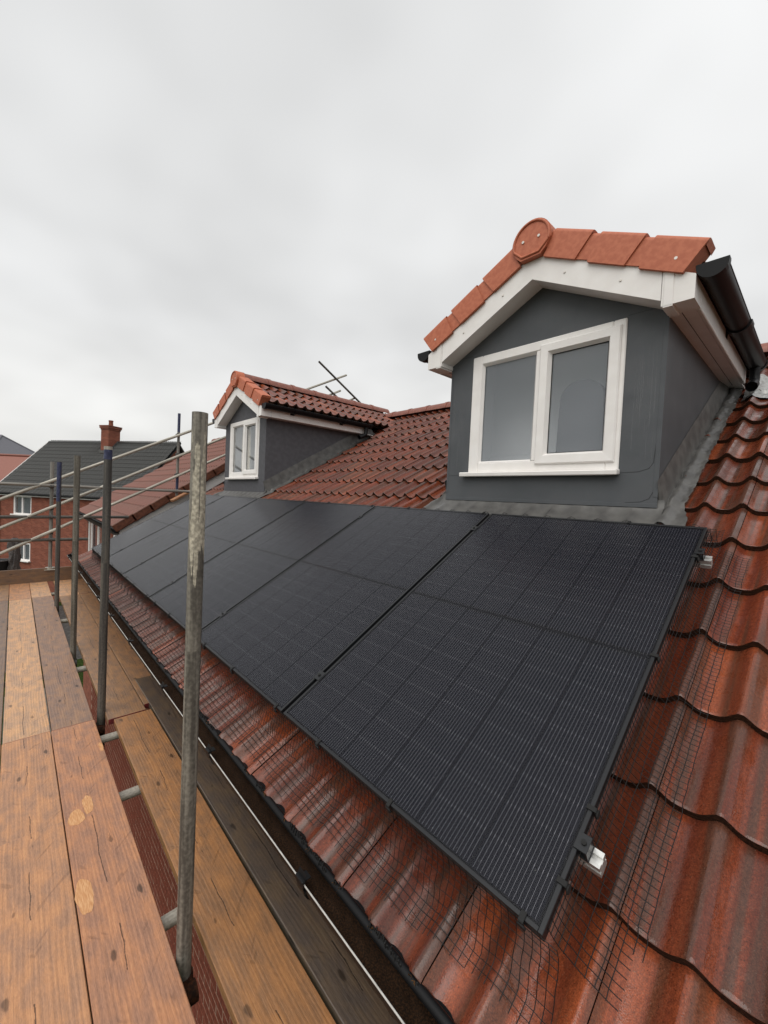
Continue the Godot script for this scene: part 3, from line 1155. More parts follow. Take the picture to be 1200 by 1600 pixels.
	# barge boards: boxed verge, its face 150 mm in front of the cladding
	for sd in [-1.0, 1.0]:
		s = mb()
		var TT := Transform3D(Basis(Vector3(0, 0, -1), Vector3(0, 1, 0), Vector3(1, 0, 0)), Vector3(cx, 0, zb))
		var x1: float = 0.755
		var poly := PackedVector2Array([Vector2(2.441, 0.0), Vector2(2.441 - 0.514 * x1, sd * x1), Vector2(2.62 - 0.525 * x1, sd * x1), Vector2(2.62, 0.0)])
		s.prism(poly, 0.0, 0.149, TT)
		var bb := part(root, "barge_board", s.mesh(M.upvc))
		s = mb()
		for q in [0.22, 0.55]:
			s.box(Vector3(cx + sd * q, 2.52 - 0.52 * q, zb + 0.002), Vector3(0.014, 0.014, 0.006), Basis.IDENTITY, 0.003)
		part(bb, "screw", s.mesh(M.screw))
		s = mb()
		poly = PackedVector2Array([Vector2(2.02, sd * 0.758), Vector2(2.02, sd * 0.905), Vector2(2.618 - 0.525 * 0.905, sd * 0.905), Vector2(2.618 - 0.525 * 0.758, sd * 0.758)])
		s.prism(poly, 0.0, 0.149, TT)
		part(root, "box_end", s.mesh(M.upvc))
		s = mb()
		slab(s, Vector3(cx + sd * 0.79 - 0.022, 2.012, zb), Vector3(cx + sd * 0.79 + 0.022, 2.20, zb + 0.005), 0.002)
		slab(s, Vector3(cx + sd * 0.79 - 0.022, 2.008, zb - 0.15), Vector3(cx + sd * 0.79 + 0.022, 2.0195, zb + 0.005), 0.001)
		part(root, "joint_cover", s.mesh(M.upvc))
		# eaves along the side
		s = mb()
		slab(s, Vector3(minf(cx + sd * 0.885, cx + sd * 0.905), 2.018, -3.66), Vector3(maxf(cx + sd * 0.885, cx + sd * 0.905), 2.15, zb - 0.152), 0.004)
		part(root, "fascia", s.mesh(M.upvc))
		s = mb()
		slab(s, Vector3(minf(cx + sd * 0.76, cx + sd * 0.884), 2.022, -3.9), Vector3(maxf(cx + sd * 0.76, cx + sd * 0.884), 2.03, zb - 0.152))
		var sof := part(root, "soffit", s.mesh(M.upvc_soffit))
		s = mb()
		slab(s, Vector3(cx + sd * 0.822 - 0.0015, 2.0205, -3.66), Vector3(cx + sd * 0.822 + 0.0015, 2.0222, zb - 0.153))
		part(sof, "soffit_joint", s.mesh(M.seam))
		build_dormer_gutter(root, cx, sd, near)
	# roof: two slopes of tiles, closed by boards below
	var pit := atan(0.52)
	var slen := 1.02
	for sd in [-1.0, 1.0]:
		var down := Vector3(sd * cos(pit), -sin(pit), 0)
		var nrm := Vector3(sd * sin(pit), cos(pit), 0)
		var xax := nrm.cross(down)         # along the ridge
		var apex := Vector3(cx, 2.765, 0)
		s = mb()
		var c := apex + down * 0.50 - nrm * 0.12 + Vector3(0, 0, -3.35)
		s.box(c, Vector3(3.2, 0.03, 1.0), Basis(xax, nrm, down))
		var slope := part(root, "roof_slope", s.mesh(M.rubber))
		var tiles := tile_variants
		if tiles.is_empty():
			tile_variants = tile_set()
			tiles = tile_variants
		for row in 3:
			var d := 1.055 - row * GAUGE
			for k in 11:
				# tiles run back from the verge
				var z := -1.80 - k * TILE_W
				var pz := apex + down * (d - 0.25)
				var roof_z := -(pz.y + 0.10) / tan(PITCH)
				if z - TILE_W * 0.4 < roof_z - 0.15 or z < -4.95:
					continue
				var org: Vector3 = apex + down * d - nrm * 0.043
				org.z = z if xax.z < 0 else z - TILE_W
				var m: ArrayMesh = tiles[rng.randi() % tiles.size()]
				inst(slope, "tile", m, Transform3D(Basis(xax, nrm, down) * Basis.from_euler(Vector3(rng.randf_range(-0.004, 0.003), 0, rng.randf_range(-0.005, 0.005))).scaled_local(Vector3(1, 1, 0.85 if row == 2 else 1.0)), org - root.position - slope.position))
		# verge caps
		for i in 3:
			var d0 := 0.085 + i * 0.318
			var d1 := d0 + 0.345
			s = mb()
			verge_cap(s, apex, down, nrm, d0, d1, -0.006 + 0.010 * 0.0, i)
			var vc := part(root, "verge_tile", s.mesh(M.tile_new))
			if i == 2:
				s = mb()
				var sp := apex + down * (d1 - 0.10) - nrm * 0.085
				sp.z = zb + 0.021
				s.tube(PackedVector3Array([sp, sp + Vector3(0, 0, 0.004)]), 0.008, 10)
				part(vc, "screw", s.mesh(M.screw))
	# round end cap at the apex
	s = mb()
	var prof := PackedVector2Array()
	for i in 21:
		var a := -0.15 + (PI + 0.3) * i / 20.0
		prof.append(Vector2(2.675 + 0.137 * sin(a), 0.137 * cos(a)))
	prof.append(Vector2(2.60, -0.105))
	prof.append(Vector2(2.565, -0.07))
	prof.append(Vector2(2.565, 0.07))
	prof.append(Vector2(2.60, 0.105))
	var TC := Transform3D(Basis(Vector3(0, 0, -1), Vector3(0, 1, 0), Vector3(1, 0, 0)), Vector3(cx, 0, -1.665))
	s.prism(prof, 0.0, 0.12, TC)
	# raised rim
	var rim := PackedVector3Array()
	for i in 25:
		var a := -0.25 + (PI + 0.5) * i / 24.0
		rim.append(Vector3(cx + 0.124 * cos(a), 2.675 + 0.124 * sin(a), -1.664))
	s.tube(rim, 0.009, 8)
	var rim2 := PackedVector3Array([Vector3(cx - 0.12, 2.642, -1.664), Vector3(cx - 0.06, 2.585, -1.664), Vector3(cx + 0.06, 2.585, -1.664), Vector3(cx + 0.12, 2.642, -1.664)])
	s.tube(rim2, 0.009, 8)
	var cap := part(root, "ridge_end_cap", s.mesh(M.tile_new))
	for q in [-0.055, 0.055]:
		s = mb()
		s.tube(PackedVector3Array([Vector3(cx + q, 2.685, -1.665), Vector3(cx + q, 2.685, -1.659)]), 0.009, 10)
		part(cap, "screw", s.mesh(M.screw))
	# ridge tiles running back to the main roof
	var rm := ridge_tile_mesh(M.ridge, 0.46, 0.118)
	for k in 7:
		var z := -1.74 - k * 0.45
		var Bk := Basis(Vector3(0, 0, -1), Vector3.UP, Vector3.RIGHT)
		Bk = Basis(Vector3(0, 0, -1), Vector3(0, 1, 0), Vector3(1, 0, 0))
		inst(root, "ridge_tile", rm, Transform3D(Bk, Vector3(cx, 2.685 + rng.randf_range(-0.002, 0.002), z) - root.position))
	# lead: apron in pieces under the front, soakers up the cheeks
	for k in 3:
		s = mb()
		var x0: float = cx + [-0.80, -0.57, 0.163][k]
		var x1b: float = cx + [-0.565, 0.166, 0.80][k]
		var rows := []
		for i in 7:
			var line := PackedVector3Array()
			for j in 25:
				var xx := lerpf(x0, x1b, j / 24.0)
				var f := i / 6.0
				var y := lerpf(0.965, 0.0, 0.0)
				var v := lerpf(2.09, 1.90, f)
				var o := roof_off(xx, v) * 0.3 - 0.122 * 0.7
				var pt := rp(xx, v, o + 0.006 + 0.002 * (k % 2))
				if i == 0:
					pt = Vector3(xx, 0.985, zf - 0.012)
				elif i == 1:
					pt = Vector3(xx, 0.942, zf - 0.008)
				line.append(pt)
			rows.append(line)
		s.sheet(rows, 0.05, true)
		part(root, "lead_apron", s.mesh(M.lead))
	for sd in [-1.0, 1.0]:
		for k in 2:
			s = mb()
			var rows := []
			var va := [1.93, 3.05][k] as float
			var vb := [3.10, 4.42][k] as float
			var ln := noise(int(500 + sd * 7 + k), 5.0, 3)
			for i in 41:
				var v := lerpf(va, vb, i / 40.0)
				var line := PackedVector3Array()
				var flare := 0.05 * (1.0 - smoothstep(1.95, 2.2, v))
				for j in 13:
					var f := j / 12.0
					var w := 0.012 + f * (0.10 + flare) + 0.012 * ln.get_noise_2d(v * 2.0, 3.0) * f
					var u: float = cx + sd * (hw + w)
					if j == 0:
						u = cx + sd * (hw + 0.003)
					var o := roof_off(u, v) * 0.62 - 0.122 * 0.38 + 0.010 + 0.006 * ln.get_noise_2d(v * 5.0, u * 9.0)
					if j == 0 and v > 2.13:
						o = 0.03
					elif j == 1 and v > 2.13:
						o = -0.06
					line.append(rp(u, v, o + 0.003 * (1 - k)))
				rows.append(line)
			s.sheet(rows, 0.04, sd < 0)
			part(root, "lead_flashing", s.mesh(M.lead))
	if near:
		var ch := mb()
		# a rounded dark shape stands behind the right light
		var hp := PackedVector2Array()
		for i in 17:
			var a := PI * i / 16.0
			hp.append(Vector2(1.70 + 0.13 * sin(a), 0.15 * cos(a)))
		hp.append(Vector2(1.05, -0.17))
		hp.append(Vector2(1.05, 0.17))
		ch.prism(hp, 0.0, 0.09, Transform3D(Basis(Vector3(0, 0, -1), Vector3(0, 1, 0), Vector3(1, 0, 0)), Vector3(cx + 0.20, 0, -2.12)))
		tag(part(self, "chair", ch.mesh(M.chair_cloth)), "dark rounded chair back seen through the right pane of the near dormer", "chair")
	else:
		for k in 3:
			s = mb()
			var rows := []
			var span: Array = [[-0.46, -0.16], [0.10, 0.17], [0.19, 0.46]][k]
			for i in 12:
				var line := PackedVector3Array()
				var y := lerpf(1.1, 2.06, i / 11.0)
				for j in 40:
					var xx := lerpf(span[0], span[1], j / 39.0)
					line.append(Vector3(cx + xx, y, -2.04 + 0.018 * sin(j * 0.9 + k) + 0.006 * sin(j * 0.31 + i * 0.2)))
				rows.append(line)
			s.sheet(rows, 0.1)
			var lab: String = ["cream curtain drawn across the left light of the farther dormer", "narrow cream curtain edge beside the mullion of the farther dormer", "cream curtain hanging in the right light of the farther dormer"][k]
			tag(part(self, "curtain", s.mesh(M.curtain)), lab, "curtain", "curtains in the farther dormer")

var tile_variants := []

func verge_cap(s: MB, apex: Vector3, down: Vector3, nrm: Vector3, d0: float, d1: float, lift: float, i: int) -> void:
	# L-shaped cap: a face that hangs over the verge and a flange over the tiles; the lower end laps over the next one
	var z1 := -1.69
	var zin := -1.83
	for band in 2:
		# band 0: the narrow upper neck that slips under; band 1: the full-size lower body
		var a := d0 - 0.02 if band == 0 else d0 + 0.085
		var b := d0 + 0.10 if band == 0 else d1
		var g := -0.007 if band == 0 else 0.004
		var face := 0.148 if band == 0 else 0.168
		var rows := []
		var prof := [Vector2(-face, 0.0), Vector2(-0.02, 0.0), Vector2(-0.006, -0.004), Vector2(0.002, -0.014), Vector2(0.004, -0.03), Vector2(0.004, zin - z1)]
		for p in prof:
			var line := PackedVector3Array()
			for k in 7:
				var f := k / 6.0
				var d := lerpf(a, b, f)
				# the lower end is cut on a curve
				if band == 1 and k == 6:
					var t := clampf(-p.x / face, 0, 1)
					d -= 0.030 * t * t + 0.0
				line.append(apex + down * d + nrm * (p.x + g + 0.012 + f * 0.006) + Vector3(0, 0, z1 + p.y + (g if true else 0.0)))
			rows.append(line)
		var flip := down.x < 0
		s.sheet(rows, 0.1, flip)
		if band == 1:
			var q0: PackedVector3Array = rows[0]
			var q1: PackedVector3Array = rows[prof.size() - 1]
			var lo := q0[6] + Vector3(0, 0, -0.014)
			var hi := q1[6] - nrm * 0.002
			var c0 := Vector3(lo.x, lo.y, hi.z)
			var c1 := Vector3((rows[3] as PackedVector3Array)[6].x, (rows[3] as PackedVector3Array)[6].y, lo.z) - nrm * 0.003
			if down.x > 0:
				s.quad(c0, lo, c1, hi)
			else:
				s.quad(lo, c0, hi, c1)
		# closed lower end and lower edge
		for k in prof.size() - 1:
			var r0: PackedVector3Array = rows[k]
			var r1: PackedVector3Array = rows[k + 1]
			var e0 := r0[6]
			var e1 := r1[6]
			var back := Vector3(0, 0, -0.014) if k == 0 else -nrm * (0.014 if k < 3 else 0.035)
			if down.x > 0:
				s.quad(e0 + back, e0, e1, e1 + back)
			else:
				s.quad(e0, e0 + back, e1 + back, e1)
		for k in 6:
			var r0: PackedVector3Array = rows[0]
			var bk := Vector3(0, 0, -0.03)
			if down.x > 0:
				s.quad(r0[k] + bk, r0[k + 1] + bk, r0[k + 1], r0[k])
			else:
				s.quad(r0[k + 1] + bk, r0[k] + bk, r0[k], r0[k + 1])

func build_dormer_gutter(root: Node3D, cx: float, sd: float, near: bool) -> void:
	var gx := cx + sd * 0.968
	var gy := 2.172
	var z0 := -1.735
	var z1 := -3.66
	var s := mb()
	for wall in 2:
		var rows := []
		for i in 15:
			var a := PI + PI * i / 14.0
			var r := 0.060 - wall * 0.003
			var o := Vector3(cos(a) * r, sin(a) * r, 0)
			rows.append(PackedVector3Array([Vector3(gx, gy, z0) + o, Vector3(gx, gy, z1) + o]))
		s.sheet(rows, 0.2, wall == 1)
	for e in [-1.0, 1.0]:
		s.tube(PackedVector3Array([Vector3(gx + e * 0.0585, gy, z0), Vector3(gx + e * 0.0585, gy, z1)]), 0.0045, 8)
	var g := part(root, "gutter", s.mesh(M.black_plastic))
	# stop end, a half disc with a rim
	for z in [z0, z1]:
		s = mb()
		var pts := PackedVector2Array()
		for i in 15:
			var a := PI + PI * i / 14.0
			pts.append(Vector2(gy + sin(a) * 0.067, gx + cos(a) * 0.067))
		pts.append(Vector2(gy + 0.012, gx + 0.067))
		pts.append(Vector2(gy + 0.012, gx - 0.067))
		s.prism(pts, -0.022, 0.022, Transform3D(Basis(Vector3(0, 0, -1), Vector3(0, 1, 0), Vector3(1, 0, 0)), Vector3(0, 0, z)))
		part(g, "stop_end", s.mesh(M.black_plastic))
	for z in ([-2.66] if near else [-2.2, -3.1]):
		s = mb()
		var pts := PackedVector2Array()
		for i in 15:
			var a := PI + PI * i / 14.0
			pts.append(Vector2(gy + sin(a) * 0.069, gx + cos(a) * 0.069))
		for i in 15:
			var a := TAU - PI * i / 14.0
			pts.append(Vector2(gy + sin(a) * 0.0605, gx + cos(a) * 0.0605))
		s.prism(pts, -0.05 if near else -0.02, 0.05 if near else 0.02, Transform3D(Basis(Vector3(0, 0, -1), Vector3(0, 1, 0), Vector3(1, 0, 0)), Vector3(0, 0, z)))
		slab(s, Vector3(minf(gx - sd * 0.062, gx - sd * 0.07), gy - 0.075, z - 0.035), Vector3(maxf(gx - sd * 0.062, gx - sd * 0.07), gy + 0.0, z + 0.035))
		part(g, "union_bracket", s.mesh(M.black_plastic))
	# outlet and bent pipe on to the roof
	s = mb()
	s.tube(PackedVector3Array([Vector3(gx, gy - 0.05, z1 + 0.08), Vector3(gx, gy - 0.12, z1 + 0.08), Vector3(gx, gy - 0.16, z1 + 0.085), Vector3(gx, gy - 0.185, z1 + 0.11), Vector3(gx, gy - 0.20, z1 + 0.15)]), 0.034, 16, false)
	s.pipe(Vector3(gx, gy - 0.195, z1 + 0.13), Vector3(gx, gy - 0.235, z1 + 0.22), 0.039, 0.004, 18)
	part(g, "outlet_pipe", s.mesh(M.black_plastic))
	if near and sd > 0:
		s = mb()
		var rows := []
		var ln := noise(611, 9.0, 3)
		for i in 21:
			var line := PackedVector3Array()
			for j in 21:
				var u := -0.16 + 0.34 * j / 20.0
				var v := 4.02 + 0.55 * i / 20.0
				line.append(rp(u, v, roof_off(u, v) * 0.9 - 0.122 * 0.1 + 0.012 + 0.012 * ln.get_noise_2d(u * 4.0, v * 4.0)))
			rows.append(line)
		s.sheet(rows, 0.05)
		part(root, "lead_saddle", s.mesh(M.lead_bright))

# ------------------------------------------------------------------ neighbours
func build_neighbour() -> void:
	# the next house of the row, its roof a step higher
	var nb := thing("neighbour_house", "neighbouring brick house at the end of the row, salmon red tiled roof with brown verge", "house", Vector3(-11.45, -5.6, -4.4))
	var p := deg_to_rad(33.4)
	var xl := -14.45
	var xr := -8.38
	var s := mb()
	slab(s, Vector3(xl, -5.6, -1.0), Vector3(-14.15, 0.16, -0.75))
	slab(s, Vector3(-14.15, -5.6, -1.0), Vector3(-11.75, -1.35, -0.75))
	slab(s, Vector3(-14.15, -0.02, -1.0), Vector3(-11.75, 0.16, -0.75))
	slab(s, Vector3(-11.75, -5.6, -1.0), Vector3(xr - 0.02, 0.16, -0.75))
	for x in [xl, xr - 0.27]:
		s.prism(PackedVector2Array([Vector2(-5.6, -1.0), Vector2(0.15, -1.0), Vector2(2.52, -4.42), Vector2(0.15, -7.9), Vector2(-5.6, -7.9)]), x, x + 0.25)
	slab(s, Vector3(xl, -5.6, -8.15), Vector3(xr - 0.02, 0.1, -7.9))
	part(nb, "wall", s.mesh(M.brickwork))
	# window in the front
	s = mb()
	for e in [[-14.15, -14.07], [-13.62, -13.54], [-12.42, -12.34], [-11.83, -11.75]]:
		slab(s, Vector3(e[0], -1.35, -0.82), Vector3(e[1], -0.02, -0.765), 0.008)
	slab(s, Vector3(-14.15, -0.10, -0.82), Vector3(-11.75, -0.02, -0.764), 0.008)
	slab(s, Vector3(-14.15, -1.35, -0.82), Vector3(-11.75, -1.27, -0.764), 0.008)
	var w := part(nb, "window", s.mesh(M.upvc))
	for e in [[-14.07, -13.62], [-13.54, -12.42], [-12.34, -11.83]]:
		s = mb()
		slab(s, Vector3(e[0], -1.27, -0.785), Vector3(e[1], -0.10, -0.78))
		part(w, "pane", s.mesh(M.window_glass))
	s = mb()
	slab(s, Vector3(-14.3, -1.4, -3.0), Vector3(-11.6, 0.1, -2.95))
	part(w, "room_back", s.mesh(M.room))
	# roof
	var fr := Basis(Vector3.RIGHT, Vector3(0, cos(p), sin(p)), Vector3(0, -sin(p), cos(p)))
	var org := Vector3(0, 0.20, -0.50)
	s = mb()
	s.box(Vector3(0.5 * (xl + xr), -0.085, -2.35), Vector3(xr - xl, 0.05, 4.75))
	var roof := inst(nb, "roof", s.mesh(M.rubber), Transform3D(fr, org - nb.position))
	var far_tiles := []
	for k in 2:
		far_tiles.append(tile_mesh(40 + k, M.neigh_tile, 0.42, 0.028))
	var n := 0
	for k in 14:
		for j in 20:
			var x := xl + 0.04 + j * 0.31
			if x + 0.3 > xr:
				continue
			if n < 290:
				inst(roof, "tile", far_tiles[rng.randi() % 2], Transform3D(Basis.from_euler(Vector3(rng.randf_range(-0.004, 0.003), 0, 0)), Vector3(x, -0.034, -k * GAUGE)))
			n += 1
	# verge caps along the near edge
	for k in 13:
		s = mb()
		s.box(Vector3(0, 0, 0), Vector3(0.10, 0.15, 0.40), Basis.from_euler(Vector3(0.035, 0, 0)), 0.012)
		inst(nb, "verge_tile", s.mesh(M.verge_old), Transform3D(fr, org + fr * Vector3(xr + 0.02, -0.035, 0.0 - 0.17 - k * 0.345) - nb.position))
	s = mb()
	s.box(Vector3(xr - 0.01, -0.20, -2.3), Vector3(0.03, 0.20, 4.6), Basis.IDENTITY, 0.004)
	inst(nb, "barge_board", s.mesh(M.upvc), Transform3D(fr, org - nb.position))
	s = mb()
	s.box(Vector3(0.5 * (xl + xr), -0.085, 2.35), Vector3(xr - xl, 0.05, 4.75))
	var fr2 := Basis(Vector3.RIGHT, Vector3(0, cos(p), -sin(p)), Vector3(0, sin(p), cos(p)))
	inst(nb, "rear_roof", s.mesh(M.ridge), Transform3D(fr2, Vector3(0, 0.20, -8.34) - nb.position))
	var rm := ridge_tile_mesh(M.ridge, 0.46, 0.12)
	for k in 14:
		inst(nb, "ridge_tile", rm, Transform3D(Basis.IDENTITY, Vector3(xl + k * 0.45 - 0.05, 2.66, -4.42) - nb.position))
	# eaves: fascia, black gutter, white pipe bend
	s = mb()
	slab(s, Vector3(xl, -0.02, -0.62), Vector3(xr, 0.16, -0.60))
	slab(s, Vector3(xl, -0.02, -0.75), Vector3(xr, 0.0, -0.621))
	part(nb, "fascia", s.mesh(M.black_plastic))
	s = mb()
	for wall in 2:
		var rows := []
		for i in 11:
			var a := PI * i / 10.0
			var r := 0.06 - wall * 0.004
			rows.append(PackedVector3Array([Vector3(xl - 0.1, 0.13 - sin(a) * r, -0.53 + cos(a) * r), Vector3(xr + 0.05, 0.13 - sin(a) * r, -0.53 + cos(a) * r)]))
		s.sheet(rows, 0.2, wall == 0)
	part(nb, "gutter", s.mesh(M.black_plastic))
	s = mb()
	slab(s, Vector3(-8.75, -0.08, -0.68), Vector3(-8.52, 0.0, -0.55), 0.01)
	slab(s, Vector3(-8.56, -0.5, -0.70), Vector3(-8.52, -0.0, -0.62), 0.008)
	part(nb, "box_end", s.mesh(M.upvc))

func build_dark_house() -> void:
	# the house across the end: e runs along its eaves, q points at us
	var e := Vector3(-0.839, 0, 0.545).normalized()
	var q := Vector3(0.545, 0, 0.839).normalized()
	var P0 := Vector3(-28.121, 0.355, -0.633)
	var up := Vector3.UP
	var F := Transform3D(Basis(e, up, e.cross(up)), P0)
	var hs := thing("dark_roofed_house", "brick house across the end of the row with a dark grey tiled roof and chimney", "house", Vector3(P0.x, -5.6, P0.z))
	F.origin = Vector3(0, 5.955, 0)
	# local: x along e (left in the picture), y up from the eaves, z towards us
	var zs := 1.0 if e.cross(up).dot(q) > 0 else -1.0
	var s := mb()
	var x0 := -5.2
	var x1 := 4.35
	var zw := -0.30 * zs
	var wins := [[1.87, 3.24, -1.26, -0.20], [1.90, 2.90, -3.88, -2.86]]
	var wb := func(a: float, b: float, c: float, d: float, st: MB) -> void:
		st.box(Vector3((a + b) * 0.5, (c + d) * 0.5, zw - 0.12 * zs), Vector3(b - a, d - c, 0.24))
	wb.call(x0, 1.87, -5.95, -0.05, s)
	wb.call(3.24, x1, -5.95, -0.05, s)
	wb.call(1.87, 3.24, -0.20, -0.05, s)
	wb.call(1.87, 3.24, -2.86, -1.26, s)
	wb.call(1.87, 3.24, -5.95, -3.88, s)
	wb.call(2.90, 3.24, -3.88, -2.86, s)
	wb.call(1.87, 1.90, -3.88, -2.86, s)
	for x in [x0, x1 - 0.24]:
		s.prism(PackedVector2Array([Vector2(-5.95, zw - 0.24 * zs), Vector2(-0.05, zw - 0.24 * zs), Vector2(3.02, zw - 2.85 * zs), Vector2(-0.05, zw - 5.5 * zs), Vector2(-5.95, zw - 5.5 * zs)]), x, x + 0.24)
	s.box(Vector3((x0 + x1) * 0.5, -3.0, zw - 5.6 * zs), Vector3(x1 - x0, 5.9, 0.2))
	inst(hs, "wall", s.mesh(M.brickwork), F)
	for wi in 2:
		var w: Array = wins[wi]
		s = mb()
		var fz := zw - 0.05 * zs
		var cx: float = (w[0] + w[1]) * 0.5
		var ww: float = w[1] - w[0]
		var hh: float = w[3] - w[2]
		var cy: float = (w[2] + w[3]) * 0.5
		s.box(Vector3(cx, w[3] - 0.04, fz), Vector3(ww, 0.08, 0.07))
		s.box(Vector3(cx, w[2] + 0.04, fz), Vector3(ww, 0.08, 0.07))
		for xx in [w[0] + 0.04, w[1] - 0.04, w[0] + ww * 0.52]:
			s.box(Vector3(xx, cy, fz), Vector3(0.085, hh - 0.16, 0.07))
		var wn := inst(hs, "window", s.mesh(M.upvc), F)
		s = mb()
		s.box(Vector3(cx, w[2] - 0.02, zw + 0.05 * zs), Vector3(ww + 0.12, 0.07, 0.18), Basis.IDENTITY, 0.01)
		inst(wn, "sill", s.mesh(M.upvc), Transform3D.IDENTITY)
		for k in 2:
			s = mb()
			var xa: float = w[0] + 0.08 if k == 0 else w[0] + ww * 0.52 + 0.045
			var xb: float = w[0] + ww * 0.52 - 0.045 if k == 0 else w[1] - 0.08
			s.box(Vector3((xa + xb) * 0.5, cy, fz - 0.01 * zs), Vector3(xb - xa, hh - 0.16, 0.006))
			inst(wn, "pane", s.mesh(M.window_glass), Transform3D.IDENTITY)
		s = mb()
		s.box(Vector3(cx, cy, zw - 1.6 * zs), Vector3(ww + 0.8, hh + 0.8, 0.05))
		for sd in [-1.0, 1.0]:
			s.box(Vector3(cx + sd * (ww * 0.5 + 0.42), cy, zw - 0.9 * zs), Vector3(0.05, hh + 0.9, 1.45))
			s.box(Vector3(cx, cy + sd * (hh * 0.5 + 0.42), zw - 0.9 * zs), Vector3(ww + 0.9, 0.05, 1.45))
		inst(wn, "room_back", s.mesh(M.room), Transform3D.IDENTITY)
	# roof
	var p := deg_to_rad(46.0)
	var RB := Basis(Vector3.RIGHT * zs, Vector3(0, cos(p), sin(p) * zs), Vector3(0, -sin(p), cos(p) * zs))
	s = mb()
	var xs0 := -5.43
	var xs1 := 4.57
	s.box(Vector3(0, -0.115, -2.27), Vector3(10.0, 0.05, 4.6))
	var RF := F * Transform3D(RB, Vector3((xs0 + xs1) * 0.5, 0, 0))
	var roof := inst(hs, "roof", s.mesh(M.rubber), RF)
	var tm := dark_tile()
	var list := []
	for k in 14:
		for j in 33:
			list.append(Transform3D(Basis.from_euler(Vector3(rng.randf_range(-0.006, 0.006), 0, 0)), Vector3(-5.0 + j * 0.303, -0.03, -k * 0.335 + 0.02)))
	many(roof, "tile_courses", tm, list)
	s = mb()
	s.box(Vector3(0, -0.07, 2.27), Vector3(10.0, 0.05, 4.6))
	var RB2 := Basis(Vector3.RIGHT * zs, Vector3(0, cos(p), -sin(p) * zs), Vector3(0, sin(p), cos(p) * zs))
	inst(hs, "rear_roof", s.mesh(M.dark_tile), F * Transform3D(RB2, Vector3((xs0 + xs1) * 0.5, 0, -6.36 * zs)))
	var rm := ridge_tile_mesh(M.dark_tile, 0.46, 0.11)
	for k in 22:
		inst(hs, "ridge_tile", rm, F * Transform3D(Basis.IDENTITY, Vector3(xs0 + k * 0.455, 3.22, -3.18 * zs)))
	s = mb()
	s.box(Vector3((xs0 + xs1) * 0.5, -0.13, -0.12 * zs), Vector3(xs1 - xs0, 0.13, 0.03))
	s.box(Vector3((xs0 + xs1) * 0.5, -0.20, -0.20 * zs), Vector3(xs1 - xs0, 0.015, 0.2))
	inst(hs, "fascia", s.mesh(M.upvc), F)
	s = mb()
	s.tube(PackedVector3Array([Vector3(xs0 - 0.05, -0.09, -0.03 * zs), Vector3(xs1 + 0.05, -0.09, -0.03 * zs)]), 0.06, 10)
	var g := inst(hs, "gutter", s.mesh(M.black_plastic), F)
	s = mb()
	s.tube(PackedVector3Array([Vector3(4.28, -0.3, zw + 0.06 * zs), Vector3(4.28, -5.9, zw + 0.06 * zs)]), 0.04, 10)
	inst(g, "downpipe", s.mesh(M.black_plastic), Transform3D.IDENTITY)
	# white verge line on the left
	s = mb()
	s.box(Vector3(5.02 * zs, -0.02, -2.27), Vector3(0.04, 0.14, 4.6))
	inst(hs, "verge_trim", s.mesh(M.upvc_soffit), RF)
	# chimney
	var ch := Vector3(-0.72, 0, -2.85 * zs)
	s = mb()
	s.box(ch + Vector3(0, 3.25, 0), Vector3(0.56, 1.9, 0.78))
	s.box(ch + Vector3(0, 3.98, 0), Vector3(0.62, 0.085, 0.84), Basis.IDENTITY, 0.008)
	s.box(ch + Vector3(0, 4.07, 0), Vector3(0.70, 0.085, 0.92), Basis.IDENTITY, 0.008)
	s.box(ch + Vector3(0, 4.16, 0), Vector3(0.72, 0.07, 0.94), Basis.IDENTITY, 0.01)
	var chim := inst(hs, "chimney", s.mesh(M.brickwork), F)
	s = mb()
	s.tube(PackedVector3Array([ch + Vector3(0, 4.18, 0), ch + Vector3(0, 4.52, 0)]), 0.13, 14, true, 0.105)
	s.tube(PackedVector3Array([ch + Vector3(0, 4.46, 0), ch + Vector3(0, 4.54, 0)]), 0.125, 14)
	inst(chim, "chimney_pot", s.mesh(M.pot), Transform3D.IDENTITY)
	s = mb()
	s.box(ch + Vector3(0, 2.62, 0.42 * zs), Vector3(0.72, 0.16, 0.05))
	s.box(ch + Vector3(0.30, 2.95, 0.05 * zs), Vector3(0.03, 0.14, 0.95), Basis.from_euler(Vector3(p * zs, 0, 0)))
	s.box(ch + Vector3(-0.30, 2.95, 0.05 * zs), Vector3(0.03, 0.14, 0.95), Basis.from_euler(Vector3(p * zs, 0, 0)))
	inst(chim, "lead_flashing", s.mesh(M.lead), Transform3D.IDENTITY)

func dark_tile() -> ArrayMesh:
	# a double-roll tile of few faces: 0.303 wide
	var s := mb()
	var rows := []
	for z in [-0.40, -0.01, 0.0]:
		var line := PackedVector3Array()
		for i in 13:
			var x := 0.302 * i / 12.0
			line.append(Vector3(x, 0.07 * pow(0.5 + 0.5 * cos(TAU * x / 0.151), 1.3) + z * 0.11 - (0.006 if z == 0.0 else 0.0), z))
		rows.append(line)
	s.sheet(rows, 0.1, true)
	for i in 12:
		var a: Vector3 = rows[2][i]
		var b: Vector3 = rows[2][i + 1]
		s.quad(a - Vector3(0, 0.045, 0), b - Vector3(0, 0.045, 0), b, a)
	return s.mesh(M.dark_tile)

